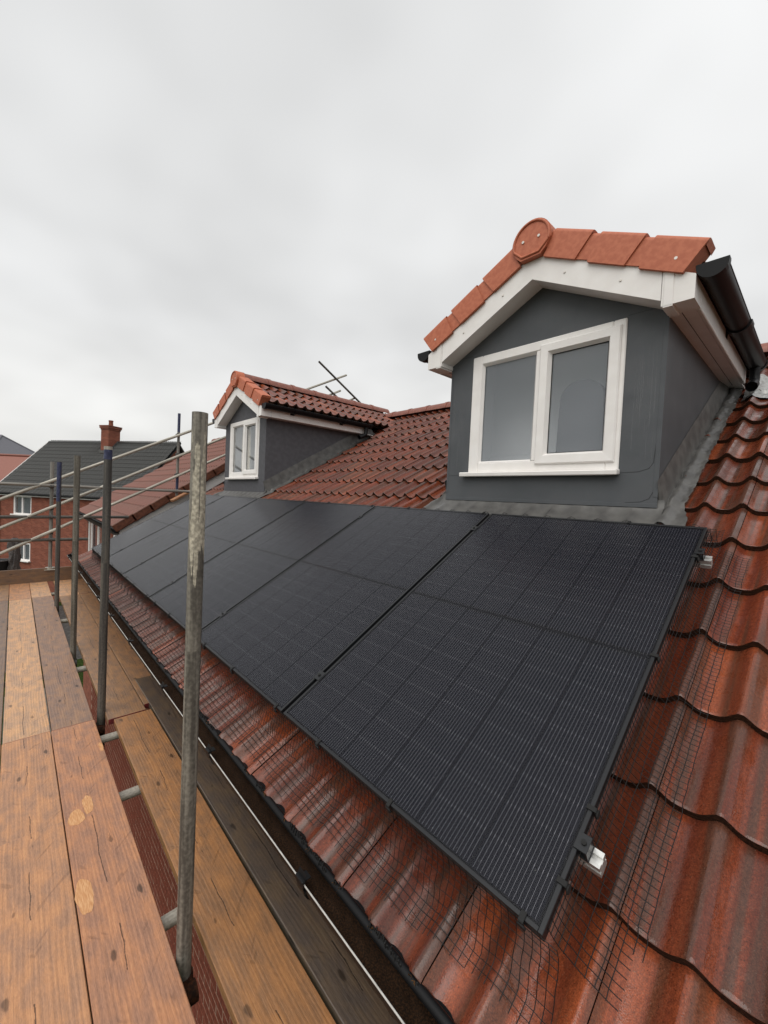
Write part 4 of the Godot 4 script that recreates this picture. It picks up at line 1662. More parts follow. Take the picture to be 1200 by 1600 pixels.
func build_far_houses() -> void:
	# red roof just beyond the dark one, cut off by the frame
	var h := thing("red_roofed_house", "distant house with a plain red tiled roof behind the dark roof at the left edge", "house", Vector3(-44, -5.6, 3.0))
	var e := Vector3(-0.70, 0, 0.714).normalized()
	var q := Vector3(0.714, 0, 0.70).normalized()
	var B := Basis(-e, Vector3.UP, (-e).cross(Vector3.UP))
	var F := Transform3D(B, Vector3(0, 0, 0))
	var zs := 1.0 if B.z.dot(q) > 0 else -1.0
	var s := mb()
	s.box(Vector3(-4.0, 2.7, -3.0 * zs), Vector3(15.0, 5.4, 5.6))
	inst(h, "wall", s.mesh(M.brickwork), F)
	var p := deg_to_rad(43.0)
	s = mb()
	s.box(Vector3(0, -0.05, -2.3), Vector3(16.0, 0.08, 4.7))
	var RB := Basis(Vector3.RIGHT * zs, Vector3(0, cos(p), sin(p) * zs), Vector3(0, -sin(p), cos(p) * zs))
	var roof := inst(h, "roof", s.mesh(M.far_tile), F * Transform3D(RB, Vector3(-4.0, 5.62, 0)))
	s = mb()
	for k in 14:
		s.box(Vector3(0, 0.006, -k * 0.33), Vector3(16.0, 0.028, 0.335), Basis.from_euler(Vector3(0.09, 0, 0)))
	stuff(inst(roof, "tile_courses", s.mesh(M.far_tile), Transform3D.IDENTITY))
	var RB2 := Basis(Vector3.RIGHT * zs, Vector3(0, cos(p), -sin(p) * zs), Vector3(0, sin(p), cos(p) * zs))
	s = mb()
	s.box(Vector3(0, -0.05, 2.3), Vector3(16.0, 0.08, 4.7))
	inst(h, "rear_roof", s.mesh(M.far_tile), F * Transform3D(RB2, Vector3(-4.0, 5.62, -6.75 * zs)))
	s = mb()
	s.tube(PackedVector3Array([Vector3(-12, 8.80, -3.37 * zs), Vector3(4.0, 8.80, -3.37 * zs)]), 0.11, 10)
	inst(h, "ridge", s.mesh(M.ridge), F)
	# hipped slate roof farther off
	var h2 := thing("slate_hipped_house", "most distant house, grey slate hipped roof rising behind the red one", "house", Vector3(-62.0, -5.6, 2.3))
	s = mb()
	s.box(Vector3(0, 3.6, 0), Vector3(9.0, 7.2, 9.0), Basis.from_euler(Vector3(0, 0.6, 0)))
	part(h2, "wall", s.mesh(M.brickwork), false)
	var R := Basis.from_euler(Vector3(0, 0.6, 0))
	var c := [R * Vector3(-6, 7.0, -6), R * Vector3(6, 7.0, -6), R * Vector3(6, 7.0, 6), R * Vector3(-6, 7.0, 6)]
	var ap := [R * Vector3(-0.6, 11.6, 0), R * Vector3(0.6, 11.6, 0)]
	s = mb()
	s.quad(c[3], c[2], ap[1], ap[0])
	s.quad(c[1], c[0], ap[0], ap[1])
	for f in [[c[2], c[1], ap[1]], [c[0], c[3], ap[0]]]:
		var nn: Vector3 = (f[1] - f[0]).cross(f[2] - f[0]).normalized()
		s.tri(f[0], f[1], f[2], nn, nn, nn)
	s.quad(c[0], c[1], c[2], c[3])
	var rf := part(h2, "roof", s.mesh(M.slate), false)
	s = mb()
	for k in [[c[3], ap[0]], [c[2], ap[1]], [c[1], ap[1]], [c[0], ap[0]], [ap[0], ap[1]]]:
		s.tube(PackedVector3Array([k[0], k[1]]), 0.10, 6)
	part(rf, "hip_ridge", s.mesh(M.slate), false)

# ------------------------------------------------------------------ solar panels
func build_panels() -> void:
	# local frame: x right along the eaves, y out of the roof, z down the slope; origin at the lower right corner
	var frame := mb()
	var W := PANEL_W
	var H := PANEL_H
	var t := 0.011
	for r in [[-t * 0.5, -H * 0.5, t, H], [-W + t * 0.5, -H * 0.5, t, H]]:
		frame.box(Vector3(r[0], -0.015, r[1]), Vector3(r[2], 0.030, r[3]), Basis.IDENTITY, 0.0012)
	for r in [[-W * 0.5, -t * 0.5], [-W * 0.5, -H + t * 0.5]]:
		frame.box(Vector3(r[0], -0.0152, r[1]), Vector3(W - 2 * t, 0.0296, t), Basis.IDENTITY, 0.0012)
	var frame_mesh := frame.mesh(M.anodised)
	var back := mb()
	back.box(Vector3(-W * 0.5, -0.0065, -H * 0.5), Vector3(W - 2 * t, 0.003, H - 2 * t))
	var back_mesh := back.mesh(M.backsheet)
	var glass := mb()
	glass.quad(Vector3(-W + t, -0.0016, -t), Vector3(-t, -0.0016, -t), Vector3(-t, -0.0016, -H + t), Vector3(-W + t, -0.0016, -H + t))
	var glass_mesh := glass.mesh(M.panel_glass)
	var cell := mb()
	cell.box(Vector3.ZERO, Vector3(0.1812, 0.0008, 0.0905))
	var cell_mesh := cell.mesh(M.cell)
	var cols := []
	for i in 6:
		cols.append(-0.0155 - 0.092 - i * 0.1838)
	var rws := []
	for i in 9:
		rws.append(-0.0155 - 0.0455 - i * 0.0922)
	for i in 9:
		rws.append(-0.0155 - 0.0455 - 0.845 + 0.0 - i * 0.0922 - 0.0145)
	var bus := mb()
	for i in 6:
		for b in 16:
			var x: float = cols[i] + (b - 7.5) * 0.0110
			for hf in 2:
				var za: float = rws[0] + 0.044 if hf == 0 else -0.8665
				var zb: float = -0.8535 if hf == 0 else rws[17] - 0.044
				bus.box(Vector3(x, -0.00425, (za + zb) * 0.5), Vector3(0.00040, 0.0003, za - zb))
	var bus_mesh := bus.mesh(M.busbar)
	# the tabs that bridge the gaps between cells catch more light
	var tabs := mb()
	for i in 6:
		for b in 16:
			var x: float = cols[i] + (b - 7.5) * 0.0110
			for k in 17:
				if k != 8:
					tabs.box(Vector3(x, -0.00415, (rws[k] + rws[k + 1]) * 0.5), Vector3(0.0008, 0.0003, 0.009))
	var tab_mesh := tabs.mesh(M.busbar)
	var mid := mb()
	mid.box(Vector3(-W * 0.5, -0.0044, (rws[8] + rws[9]) * 0.5), Vector3(W - 0.03, 0.0006, 0.0025))
	var mid_mesh := mid.mesh(M.cell)
	var labels := [
		"nearest solar panel, black, at the right end under the near dormer", "second solar panel from the near end, left of the wide black joint",
		"third solar panel from the near end, with dark runs near its top", "fourth solar panel from the near end, partly behind the near pole",
		"fifth solar panel from the near end, below the farther dormer", "last solar panel at the far end of the array"]
	for i in 6:
		var o := thing("solar_panel", labels[i], "solar panel", rp(-PANEL_STEP * i + (0.0 if i == 0 else rng.randf_range(-0.001, 0.001)), rng.randf_range(-0.002, 0.002) if i else 0.0), "solar panels in one row on the roof")
		o.basis = roof_frame.basis
		inst(o, "frame", frame_mesh, Transform3D.IDENTITY)
		inst(o, "backsheet", back_mesh, Transform3D.IDENTITY)
		for c in cols:
			for r in rws:
				inst(o, "solar_cell", cell_mesh, Transform3D(Basis.IDENTITY, Vector3(c, -0.0047, r)))
		stuff(inst(o, "busbar_wires", bus_mesh, Transform3D.IDENTITY))
		stuff(inst(o, "cell_tabs", tab_mesh, Transform3D.IDENTITY))
		inst(o, "middle_strip", mid_mesh, Transform3D.IDENTITY)
		inst(o, "glass", glass_mesh, Transform3D.IDENTITY)
		# dried runs of dirt down the glass
		var st := mb()
		var cnt: int = [0, 3, 12, 13, 12, 10][i]
		for k in cnt:
			var x := -rng.randf_range(0.03, W - 0.03)
			var z0 := -rng.randf_range(0.7, H - 0.03)
			var z1 := minf(z0 + rng.randf_range(0.2, 1.3), -0.02)
			var wd := rng.randf_range(0.0012, 0.005)
			var segs := 10
			for g in segs:
				var a := lerpf(z0, z1, float(g) / segs)
				var b := lerpf(z0, z1, float(g + 1) / segs)
				var wa := wd * sin(PI * (0.06 + 0.88 * g / segs))
				var wb2 := wd * sin(PI * (0.06 + 0.88 * (g + 1) / segs))
				st.quad(Vector3(x - wb2, -0.0009, b), Vector3(x + wb2, -0.0009, b), Vector3(x + wa, -0.0009, a), Vector3(x - wa, -0.0009, a))
		if cnt > 0:
			stuff(inst(o, "dirt_streaks", st.mesh(M.streak), Transform3D.IDENTITY))
		if i < 2:
			var dm := mb()
			var rings := []
			for a in 3:
				var ring := PackedVector3Array()
				for b in 7:
					var an := TAU * b / 6.0
					var rr: float = [1.0, 0.75, 0.05][a]
					ring.append(Vector3(cos(an) * rr, [0.0, 0.4, 0.6][a], -sin(an) * rr))
				rings.append(ring)
			dm.sheet(rings, 0.1)
			var drops := []
			for k in (1500 if i == 0 else 700):
				var sc := 0.0008 + 0.0016 * pow(rng.randf(), 3.0)
				drops.append(Transform3D(Basis.IDENTITY.scaled(Vector3.ONE * sc), Vector3(-rng.randf_range(0.012, W - 0.012), -0.0013, -rng.randf_range(0.012, H - 0.012))))
			many(o, "raindrops", dm.mesh(M.drop), drops)
	# rails with their clamps
	var prof := PackedVector2Array([Vector2(-0.031, -0.019), Vector2(-0.031, -0.006), Vector2(-0.039, -0.006), Vector2(-0.039, 0.006), Vector2(-0.031, 0.006), Vector2(-0.031, 0.019), Vector2(-0.045, 0.019), Vector2(-0.045, 0.015), Vector2(-0.055, 0.015), Vector2(-0.055, 0.019), Vector2(-0.071, 0.019), Vector2(-0.071, -0.019), Vector2(-0.055, -0.019), Vector2(-0.055, -0.015), Vector2(-0.045, -0.015), Vector2(-0.045, -0.019)])
	var rv := [0.213, 1.52]
	for i in 2:
		var lab: String = ["lower aluminium mounting rail, its silver end sticking out near the bottom corner", "upper aluminium mounting rail, its silver end sticking out near the top corner"][i]
		var o := thing("mounting_rail", lab, "rail", rp(0, rv[i]), "rails under the solar panels")
		o.basis = roof_frame.basis
		var s := mb()
		s.prism(prof, -6.93, 0.046)
		inst(o, "rail_bar", s.mesh(M.aluminium), Transform3D.IDENTITY)
		# end clamp
		s = mb()
		s.box(Vector3(0.006, 0.002, -0.0), Vector3(0.032, 0.004, 0.042), Basis.IDENTITY, 0.001)
		s.box(Vector3(0.019, -0.015, 0), Vector3(0.005, 0.034, 0.042), Basis.IDENTITY, 0.001)
		s.box(Vector3(0.012, -0.030, 0), Vector3(0.022, 0.004, 0.042), Basis.IDENTITY, 0.001)
		var ec := inst(o, "end_clamp", s.mesh(M.anodised), Transform3D.IDENTITY)
		s = mb()
		s.tube(PackedVector3Array([Vector3(0.009, 0.003, 0), Vector3(0.009, 0.009, 0)]), 0.0065, 12, true)
		s.tube(PackedVector3Array([Vector3(0.009, 0.0085, 0), Vector3(0.009, 0.0095, 0)]), 0.0035, 6)
		inst(ec, "bolt", s.mesh(M.rubber), Transform3D.IDENTITY)
		for k in range(1, 6):
			s = mb()
			var x := -PANEL_STEP * k + 0.010
			s.box(Vector3(x, 0.0022, 0), Vector3(0.040, 0.004, 0.045), Basis.IDENTITY, 0.001)
			s.box(Vector3(x, -0.015, 0), Vector3(0.014, 0.03, 0.04))
			var mc := inst(o, "mid_clamp", s.mesh(M.anodised), Transform3D.IDENTITY)
			s = mb()
			s.tube(PackedVector3Array([Vector3(x, 0.004, 0), Vector3(x, 0.010, 0)]), 0.0065, 12)
			inst(mc, "bolt", s.mesh(M.rubber), Transform3D.IDENTITY)
		# hooks that carry the rail
		for k in 8:
			s = mb()
			var x := -0.45 - k * 0.88
			s.box(Vector3(x, -0.095, 0.0), Vector3(0.035, 0.05, 0.008))
			s.box(Vector3(x, -0.12, -0.05), Vector3(0.035, 0.006, 0.11))
			inst(o, "roof_hook", s.mesh(M.aluminium), Transform3D.IDENTITY)

# ------------------------------------------------------------------ bird mesh
func net_height(u: float, v: float) -> float:
	# the mesh hugs the tiles but bridges the deepest hollows and the steps
	var a := roof_off(u, v)
	var b := -0.124
	return lerpf(b, a, 0.75) + 0.0085

func wires(lines: Array, r: float) -> MB:
	var s := mb()
	for l in lines:
		s.tube(l, r, 4, false)
	return s

func build_net() -> void:
	var g := 0.0195
	var R := 0.00105
	# lower edge: from the frame down and out on to the first courses
	var o := thing("bird_mesh", "black wire mesh skirt along the lower edge of the panels", "wire mesh", rp(-3.4, -0.1, -0.12), "bird mesh round the solar array")
	var wob := noise(700, 1.3, 2)
	var wob2 := noise(701, 6.0, 2)
	var reach := func(u: float) -> float:
		return clampf(0.098 + 0.022 * wob.get_noise_1d(u * 1.5) - u * 0.045, 0.085, 0.172)
	var lower := func(u: float, d: float) -> Vector3:
		# d = 0 at the frame; 0.09 m of drop, then along the tiles
		var drop := 0.085
		if d < drop:
			var f := d / drop
			var v := 0.004 - 0.030 * f * f - 0.004
			var o2 := lerpf(-0.012, -0.088, f) + 0.002 * wob2.get_noise_2d(u, d * 9.0)
			return rp(u, v, o2)
		var k: float = d - drop
		var v2 := -0.034 - k
		var o3 := net_height(u, v2)
		var bl := smoothstep(0.0, 0.055, k)
		return rp(u, v2 + 0.002 * wob2.get_noise_2d(u * 2.0, k * 7.0), lerpf(-0.088 - k * 0.4, o3, bl) + 0.0015 * wob2.get_noise_2d(u * 1.5, 4.0))
	var lines := []
	var u := 0.03
	while u > -6.96:
		var len: float = 0.085 + reach.call(u)
		var l := PackedVector3Array()
		var n := 13
		for i in n:
			l.append(lower.call(u, len * i / (n - 1)))
		lines.append(l)
		u -= g
	for k in 16:
		var d := 0.004 + k * g
		var l := PackedVector3Array()
		u = 0.03
		while u > -6.96:
			if d <= 0.085 + reach.call(u) + 0.002:
				l.append(lower.call(u, d))
			else:
				if l.size() > 1:
					lines.append(l)
				l = PackedVector3Array()
			u -= g
		if l.size() > 1:
			lines.append(l)
	stuff(part(o, "mesh_wires", wires(lines, R).mesh(M.wire)))
	for cu in [-0.047, -0.481, -0.87, -1.20, -1.68, -2.1, -2.36, -2.85, -3.25, -3.53, -4.05, -4.4, -4.68, -5.2, -5.55, -5.83, -6.3, -6.7]:
		clip(o, rp(cu, 0.0), Basis.IDENTITY)
	# right-hand edge
	o = thing("bird_mesh", "black wire mesh strip down the right side of the nearest panel", "wire mesh", rp(0.08, 0.85, -0.12), "bird mesh round the solar array")
	var side := func(v: float, d: float) -> Vector3:
		var drop := 0.085
		if d < drop:
			var f := d / drop
			return rp(0.002 + 0.022 * f * f, v, lerpf(-0.012, -0.09, f) + 0.002 * wob2.get_noise_2d(v, d * 9.0))
		var k: float = d - drop
		var uu := 0.026 + k
		return rp(uu + 0.002 * wob2.get_noise_2d(v * 2.0, k * 7.0), v, lerpf(-0.09, net_height(uu, v), smoothstep(0.0, 0.04, k)) + 0.003 * wob2.get_noise_2d(v * 1.5, 9.0))
	lines = []
	var v := 0.022
	while v < 1.74:
		var len := 0.085 + 0.116 + 0.006 * wob.get_noise_1d(v * 3.0)
		if v < 0.15:
			len -= 0.02
		var l := PackedVector3Array()
		for i in 11:
			l.append(side.call(v, len * i / 10.0))
		lines.append(l)
		v += g
	for k in 11:
		var d := 0.004 + k * g
		var l := PackedVector3Array()
		v = 0.02 if k < 9 else 0.13
		while v < 1.745:
			l.append(side.call(v, d))
			v += g * 0.5
		lines.append(l)
	stuff(part(o, "mesh_wires", wires(lines, R).mesh(M.wire)))
	for cv in [0.112, 0.299, 0.87, 1.478]:
		clip(o, rp(0.0, cv), Basis(Vector3.UP, PI / 2))
	# top edge
	o = thing("bird_mesh", "black wire mesh strip along the upper edge of the panels below the dormers", "wire mesh", rp(-3.4, 1.85, -0.12), "bird mesh round the solar array")
	var upper := func(uu: float, d: float) -> Vector3:
		var drop := 0.08
		if d < drop:
			var f := d / drop
			return rp(uu, 1.722 + 0.02 * f * f, lerpf(-0.006, -0.085, f))
		var k: float = d - drop
		var v2 := 1.744 + k
		return rp(uu, v2, lerpf(-0.085, net_height(uu, v2) + 0.008, smoothstep(0.0, 0.05, k)) + 0.004 * wob2.get_noise_2d(uu * 2.0, k * 8.0))
	lines = []
	u = 0.03
	while u > -6.9:
		var l := PackedVector3Array()
		for i in 8:
			l.append(upper.call(u, 0.265 * i / 7.0))
		lines.append(l)
		u -= g
	for k in 14:
		var l := PackedVector3Array()
		u = 0.03
		while u > -6.9:
			l.append(upper.call(u, 0.004 + k * g))
			u -= g
		lines.append(l)
	stuff(part(o, "mesh_wires", wires(lines, R).mesh(M.wire)))
	for cu in [-0.32, -1.195, -1.9, -2.35, -3.02, -3.5]:
		clip(o, rp(cu, PANEL_H), Basis(Vector3.UP, PI))

func clip(o: Node3D, at: Vector3, turn: Basis) -> void:
	# a small saddle over the frame with a washer below
	var s := mb()
	var B := roof_frame.basis * turn
	s.box(at + B * Vector3(0, 0.0022, -0.004), Vector3(0.013, 0.0035, 0.022), B, 0.001)
	s.box(at + B * Vector3(0, -0.012, 0.0065), Vector3(0.013, 0.03, 0.004), B, 0.001)
	s.tube(PackedVector3Array([at + B * Vector3(0, -0.014, 0.008), at + B * Vector3(0, -0.014, 0.0115)]), 0.011, 10)
	part(o, "mesh_clip", s.mesh(M.rubber))

# ------------------------------------------------------------------ scaffold
func standard(label: String, x: float, z: float, y0: float, y1: float, m: Material, lean := Vector2.ZERO, group := "scaffold standards by the eaves") -> Node3D:
	var o := thing("scaffold_pole", label, "pole", Vector3(x, y0, z), group)
	var s := mb()
	s.pipe(Vector3(x, y0, z), Vector3(x + lean.x, y1, z + lean.y), 0.02415, 0.004, 28)
	part(o, "tube", s.mesh(m))
	return o

func bar(label: String, a: Vector3, b: Vector3, m: Material, group: String, called := "scaffold_tube") -> Node3D:
	var o := thing(called, label, "pole", a, group)
	var s := mb()
	s.pipe(a, b, 0.02415, 0.004, 20)
	part(o, "tube", s.mesh(m))
	return o

# right-angle coupler: two collars, flaps and a bolt
func coupler(o: Node3D, at: Vector3, da: Vector3, db: Vector3, m: Material, called := "coupler") -> void:
	var s := mb()
	var k := da.cross(db).normalized()
	s.tube(PackedVector3Array([at - da * 0.026, at + da * 0.026]), 0.031, 14)
	s.box(at + k * 0.026, Vector3(0.05, 0.03, 0.05), Basis(da, k, da.cross(k)), 0.006)
	s.tube(PackedVector3Array([at + k * 0.05 - db * 0.026, at + k * 0.05 + db * 0.026]), 0.031, 14)
	s.box(at - k * 0.036 + db * 0.012, Vector3(0.03, 0.022, 0.028), Basis(da, k, da.cross(k)), 0.004)
	s.tube(PackedVector3Array([at - k * 0.02 + db * 0.034, at + k * 0.012 + db * 0.060]), 0.007, 8)
	s.tube(PackedVector3Array([at - k * 0.026 + db * 0.030, at - k * 0.018 + db * 0.036]), 0.012, 6)
	part(o, called, s.mesh(m))

func board(label: String, x0: float, x1: float, z0: float, z1: float, tone: String, dy := 0.0, skew := 0.0, cat_ := "scaffold board") -> Node3D:
	var cx := (x0 + x1) * 0.5
	var o := thing("scaffold_board", label, cat_, Vector3(cx, BOARD_Y - 0.038 + dy, (z0 + z1) * 0.5), "boards of the scaffold deck")
	var s := mb()
	s.grain = true
	var B := Basis(Vector3.UP, skew)
	s.box(Vector3(0, 0.019, 0), Vector3(x1 - x0, 0.038, z1 - z0), B, 0.0025, Vector2(rng.randf_range(0, 2.0), 0.0))
	part(o, "plank", s.mesh(M.wood[tone]), false)
	for e in [-1.0, 1.0]:
		s = mb()
		s.box(B * Vector3(e * ((x1 - x0) * 0.5 + 0.0006), 0.019, 0), Vector3(0.0022, 0.034, z1 - z0 - 0.006), B)
		part(o, "painted_end", s.mesh(M.end_paint), false)
	return o

func patch(o: Node3D, at: Vector3, rx: float, rz: float, sd: int) -> void:
	# where the grey skin has splintered off: thin, irregular, its edge proud by half a millimetre
	var s := mb()
	var nz := noise(sd, 1.2, 3)
	var pts := PackedVector2Array()
	for i in 28:
		var a := TAU * i / 28.0
		var r := 1.0 + 0.30 * nz.get_noise_2d(cos(a) * 0.55, sin(a) * 0.55)
		pts.append(Vector2(at.z + sin(a) * rz * r, at.x + cos(a) * rx * r))
	s.prism(pts, 0, 0.0012, Transform3D(Basis(Vector3.UP, Vector3(0, 0, 1), Vector3(1, 0, 0)), Vector3(0, BOARD_Y - 0.0004, 0)))
	part(o, "splintered_patch", s.mesh(M.splinter))

func build_scaffold() -> void:
	# deck, outside the poles
	var gp := 0.004
	var a := board("near tan board under the viewer with two pale splintered patches, beside the poles", -2.838, 1.1, 0.436, 0.660 - gp * 0.5, "red")
	patch(a, Vector3(-1.985, 0, 0.565), 0.075, 0.020, 21)
	patch(a, Vector3(-1.915, 0, 0.615), 0.055, 0.030, 22)
	patch(a, Vector3(-1.455, 0, 0.632), 0.085, 0.026, 23)
	patch(a, Vector3(-2.475, 0, 0.447), 0.05, 0.010, 24)
	board("near orange tan board with a long split, second from the poles", -2.842, 1.1, 0.660 + gp * 0.5, 0.885 - gp * 0.5, "tan")
	board("near board at the left edge of the picture, third from the poles", -2.846, 1.1, 0.885 + gp * 0.5, 1.11 - gp * 0.5, "red")
	board("fourth near board from the poles, at the lower left corner", -2.85, 1.1, 1.11 + gp * 0.5, 1.335 - gp * 0.5, "tan")
	board("grey brown weathered board of the middle bay beside the poles", -6.80, -2.846, 0.440, 0.660 - 0.006, "brown", -0.002)
	board("pale straw coloured board of the middle bay, second from the poles", -6.78, -2.852, 0.660 + gp * 0.5, 0.885 - 0.006, "tan2", -0.003)
	board("greyish board of the middle bay, third from the poles", -6.79, -2.856, 0.885 + gp * 0.5, 1.11 - gp, "dull", -0.002)
	board("outermost board of the middle bay", -6.79, -2.856, 1.11 + gp * 0.5, 1.335 - gp, "tan", -0.003)
	board("short far board by the end toe board beside the poles", -8.9, -6.806, 0.446, 0.660 - gp, "tan2", -0.001)
	board("short far board by the end toe board, second from the poles", -8.9, -6.786, 0.662, 0.885 - gp, "tan", -0.002)
	board("short far board by the end toe board, third from the poles", -8.9, -6.796, 0.887, 1.11 - gp, "gold2", -0.001)
	board("outermost short far board by the end toe board", -8.9, -6.796, 1.112, 1.335 - gp, "tan", -0.002)
	# inside boards, between the poles and the gutter
	board("golden wet board between the near pole and the gutter", -2.765, 1.1, 0.125, 0.345, "gold", 0.0, -0.004)
	board("dark grey weathered board under the gutter, nearest the camera", -3.33, 0.7, -0.105, 0.112, "grey", 0.004, -0.002)
	board("dull brown inside board of the middle bay beside the pole gap", -6.72, -2.785, 0.145, 0.368, "gold2", -0.002)
	board("dull inside board of the middle bay under the gutter", -6.75, -2.87, -0.085, 0.140, "gold2", -0.003)
	board("far inside board by the toe board beside the pole gap", -8.9, -6.73, 0.142, 0.366, "tan2", -0.002)
	board("far inside board by the toe board under the gutter", -8.9, -6.76, -0.09, 0.137, "gold2", -0.002)
	# toe board across the far end
	var toe := thing("toe_board", "brown toe board standing on edge across the far end of the deck", "toe board", Vector3(-7.92, BOARD_Y, 0.5))
	var s := mb()
	s.grain = true
	s.box(Vector3(0, 0.105, 0), Vector3(3.0, 0.215, 0.036), Basis(Vector3.UP, PI / 2 + 0.02), 0.003, Vector2(0.4, 0.0))
	part(toe, "plank", s.mesh(M.wood.toe), false)
	# poles by the eaves
	var p1 := standard("near scaffold pole with pale flaked patches, tallest in the picture", -1.013, 0.407, -5.6, 1.169, M.tube_near, Vector2(0.0, 0.0))
	coupler(p1, Vector3(-1.013, -0.735, 0.407), Vector3.UP, Vector3.BACK, M.rust, "rusty_coupler")
	var p2 := standard("second scaffold pole, dark grey with a blue painted top band", -2.92, 0.402, -5.6, 1.186, M.tube_dark, Vector2(0.003, -0.020))
	s = mb()
	s.tube(PackedVector3Array([Vector3(-2.917, 1.10, 0.3825), Vector3(-2.917, 1.165, 0.3822)]), 0.0246, 24, false)
	part(p2, "blue_band", s.mesh(M.blue_paint))
	s = mb()
	s.tube(PackedVector3Array([Vector3(-2.917, 1.165, 0.3822), Vector3(-2.917, 1.187, 0.382)]), 0.0247, 24, false)
	part(p2, "pale_rim", s.mesh(M.tube_pale))
	coupler(p2, Vector3(-2.92, -0.735, 0.402), Vector3.UP, Vector3.BACK, M.rust, "rusty_coupler")
	var p3 := standard("third scaffold pole, plain weathered grey", -4.309, 0.429, -5.6, 1.188, M.tube_flaked, Vector2(0.0, -0.008))
	coupler(p3, Vector3(-4.309, -0.735, 0.425), Vector3.UP, Vector3.BACK, M.coupler)
	var p4 := standard("fourth scaffold pole, dark blue painted upper half", -6.185, 0.434, -5.6, 1.197, M.tube_dark, Vector2(0.0, -0.004))
	s = mb()
	s.tube(PackedVector3Array([Vector3(-6.185, 0.70, 0.4315), Vector3(-6.185, 1.194, 0.4302)]), 0.0246, 20, false)
	part(p4, "blue_band", s.mesh(M.blue_paint))
	coupler(p4, Vector3(-6.185, -0.735, 0.432), Vector3.UP, Vector3.BACK, M.coupler)
	# cross tubes under the deck, seen in the gap
	var tr := [[-2.668, "cross tube under the deck just past the second pole"], [-2.033, "cross tube under the deck halfway between the near poles"], [-1.213, "cross tube under the deck behind the foot of the near pole"], [-3.964, "cross tube under the deck beside the third pole"], [-5.635, "cross tube under the deck near the fourth pole"], [0.2, "cross tube under the deck below the camera"], [-7.2, "cross tube under the deck near the far end"]]
	for t in tr:
		bar(t[1], Vector3(t[0], BOARD_Y - 0.063, -0.11), Vector3(t[0], BOARD_Y - 0.063, 1.6), M.tube_pale, "cross tubes under the deck")
	# end frame
	var ex := -7.95
	var e1 := standard("end scaffold post standing behind the toe board, with stacked couplers", ex, 0.412, -0.43, 1.267, M.tube_mid, Vector2(0, -0.006), "posts of the end frame")
	s = mb()
	s.tube(PackedVector3Array([Vector3(ex, -0.44, 0.412), Vector3(ex, -0.415, 0.412)]), 0.062, 18)
	s.box(Vector3(ex, -0.447, 0.412), Vector3(0.15, 0.012, 0.15), Basis.IDENTITY, 0.004)
	part(e1, "base_plate", s.mesh(M.tube_pale))
	for y in [0.88, 0.395, 0.035]:
		coupler(e1, Vector3(ex, y, 0.41), Vector3.UP, Vector3.BACK, M.coupler)
	for y in [0.965, 0.53, 0.145]:
		coupler(e1, Vector3(ex, y, 0.41), Vector3.UP, Vector3(0, 0.46, -0.88).normalized(), M.coupler)
	var e2 := standard("upper scaffold post, blue topped, standing over the roof edge", ex, -1.426, 0.80, 2.351, M.tube_mid, Vector2(0, -0.004), "posts of the end frame")
	s = mb()
	s.tube(PackedVector3Array([Vector3(ex, 2.0, -1.429), Vector3(ex, 2.349, -1.43)]), 0.0246, 18, false)
	s.tube(PackedVector3Array([Vector3(ex, 0.92, -1.426), Vector3(ex, 1.22, -1.427)]), 0.0246, 18, false)
	part(e2, "blue_band", s.mesh(M.blue_paint))
	for y in [1.95, 1.58, 1.2]:
		coupler(e2, Vector3(ex, y, -1.427), Vector3.UP, Vector3(0, 0.47, -0.88).normalized(), M.coupler)
	s = mb()
	s.tube(PackedVector3Array([Vector3(ex - 0.01, 0.86, -1.40), Vector3(ex + 0.02, 0.90, -1.45)]), 0.032, 14)
	part(e2, "coupler", s.mesh(M.lead_bright))
	var rx := ex + 0.05
	# sloping rails: y = y0 + k (z0 - z)
	var rails := [[0.654, "top sloping guard rail climbing the roof edge"], [0.223, "middle sloping guard rail climbing the roof edge"], [-0.162, "lowest sloping guard rail climbing the roof edge"]]
	var ends := [[2.0, -5.24], [2.0, -5.08], [2.0, -5.53]]
	var slope := [0.5305, 0.5465, 0.5535]
	for i in 3:
		var z0: float = ends[i][0]
		var z1: float = ends[i][1]
		var y0: float = rails[i][0] + (1.0 - z0) * slope[i]
		var y1: float = rails[i][0] + (1.0 - z1) * slope[i]
		bar(rails[i][1], Vector3(rx, y0, z0), Vector3(rx, y1, z1), M.tube_pale, "sloping guard rails at the roof edge", "guard_rail")
	bar("long rear sloping guard rail crossing above the ridge", Vector3(rx + 0.05, 4.07, -4.39), Vector3(rx + 0.05, 2.6, -7.03), M.tube_dark, "rear guard rails beyond the ridge", "guard_rail")
	bar("short rear sloping guard rail below the long one", Vector3(rx + 0.05, 3.54, -4.61), Vector3(rx + 0.05, 2.3, -6.84), M.tube_dark, "rear guard rails beyond the ridge", "guard_rail")
	bar("upper level guard rail of the end frame", Vector3(ex + 0.05, 0.893, 2.0), Vector3(ex + 0.05, 0.888, -1.66), M.tube_mid, "level guard rails of the end frame", "guard_rail")
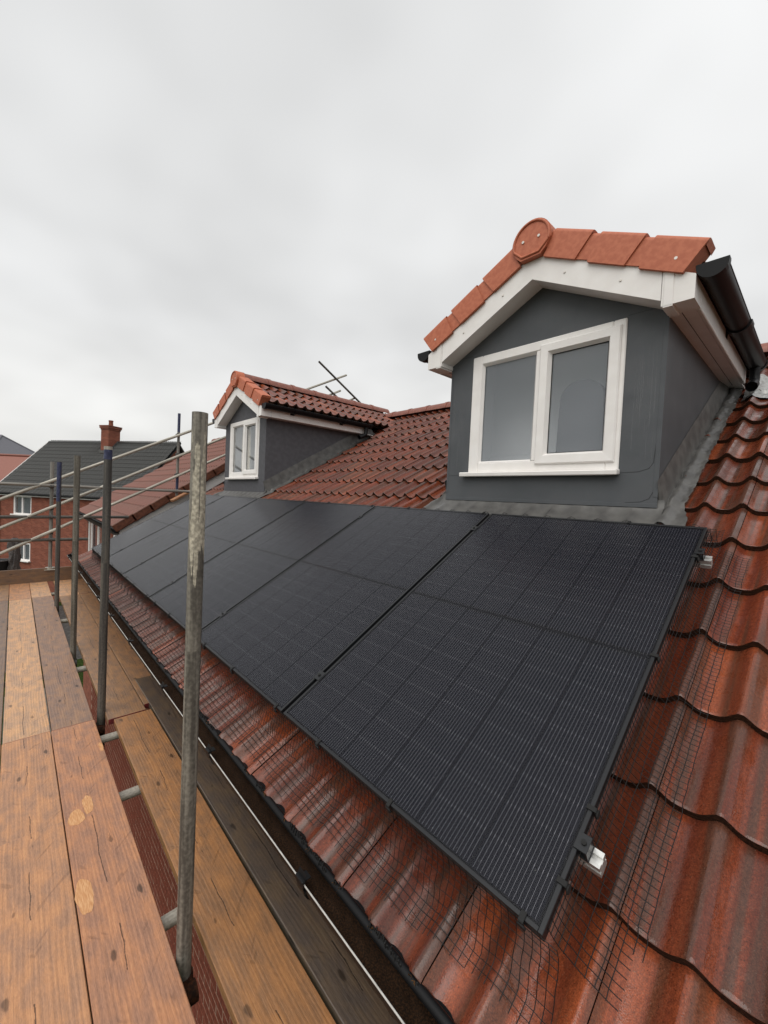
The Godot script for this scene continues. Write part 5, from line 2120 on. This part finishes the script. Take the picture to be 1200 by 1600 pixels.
	bar("middle level guard rail of the end frame", Vector3(ex + 0.05, 0.39, 2.0), Vector3(ex + 0.05, 0.395, -0.642), M.tube_dark, "level guard rails of the end frame", "guard_rail")
	bar("lowest level guard rail of the end frame", Vector3(ex + 0.05, 0.047, 2.0), Vector3(ex + 0.05, 0.028, -0.067), M.tube_dark, "level guard rails of the end frame", "guard_rail")
	# packing timber on the roof edge under the upper rail
	var tp := thing("packing_timber", "short orange timber offcut lying on the roof edge under the upper post", "timber", Vector3(-8.2, 0.80, -1.58))
	s = mb()
	s.box(Vector3.ZERO, Vector3(0.14, 0.04, 0.42), Basis.from_euler(Vector3(PITCH, 0.15, 0)), 0.003)
	part(tp, "plank", s.mesh(M.wood.tan), false)
	# things on the boards beyond the toe board
	var bundle := thing("sheeting_bundle", "grey crumpled sheeting bundle standing upright behind the toe board", "sheeting", Vector3(-8.35, BOARD_Y, 0.835))
	s = mb()
	var rows := []
	var cn := noise(801, 1.0, 3)
	for i in 24:
		var line := PackedVector3Array()
		var f := i / 23.0
		for k in 33:
			var an := TAU * k / 32.0
			var r := 0.075 * (1.0 - 0.15 * sin(PI * f) + 0.55 * cn.get_noise_3d(cos(an) * 2.2, f * 2.5, sin(an) * 2.2)) * (1.0 - smoothstep(0.93, 1.0, f) * 0.7)
			line.append(Vector3(cos(an) * r + 0.012 * sin(f * 4.0), f * 0.66, -sin(an) * r))
		rows.append(line)
	s.sheet(rows, 0.05)
	part(bundle, "sheeting", s.mesh(M.tarp), false)
	var tub := thing("rubber_tub", "black rubber tub with a pale worn rim behind the toe board at the left edge", "tub", Vector3(-8.4, BOARD_Y, 1.03))
	s = mb()
	s.tube(PackedVector3Array([Vector3(0, 0, 0), Vector3(0, 0.30, 0)]), 0.11, 24, true, 0.15)
	part(tub, "bowl", s.mesh(M.rubber), false)
	s = mb()
	var ringp := PackedVector3Array()
	for k in 29:
		var an := TAU * k / 28.0
		ringp.append(Vector3(cos(an) * 0.15, 0.305, sin(an) * 0.15))
	s.tube(ringp, 0.010, 8, false)
	part(tub, "rim", s.mesh(M.tarp), false)
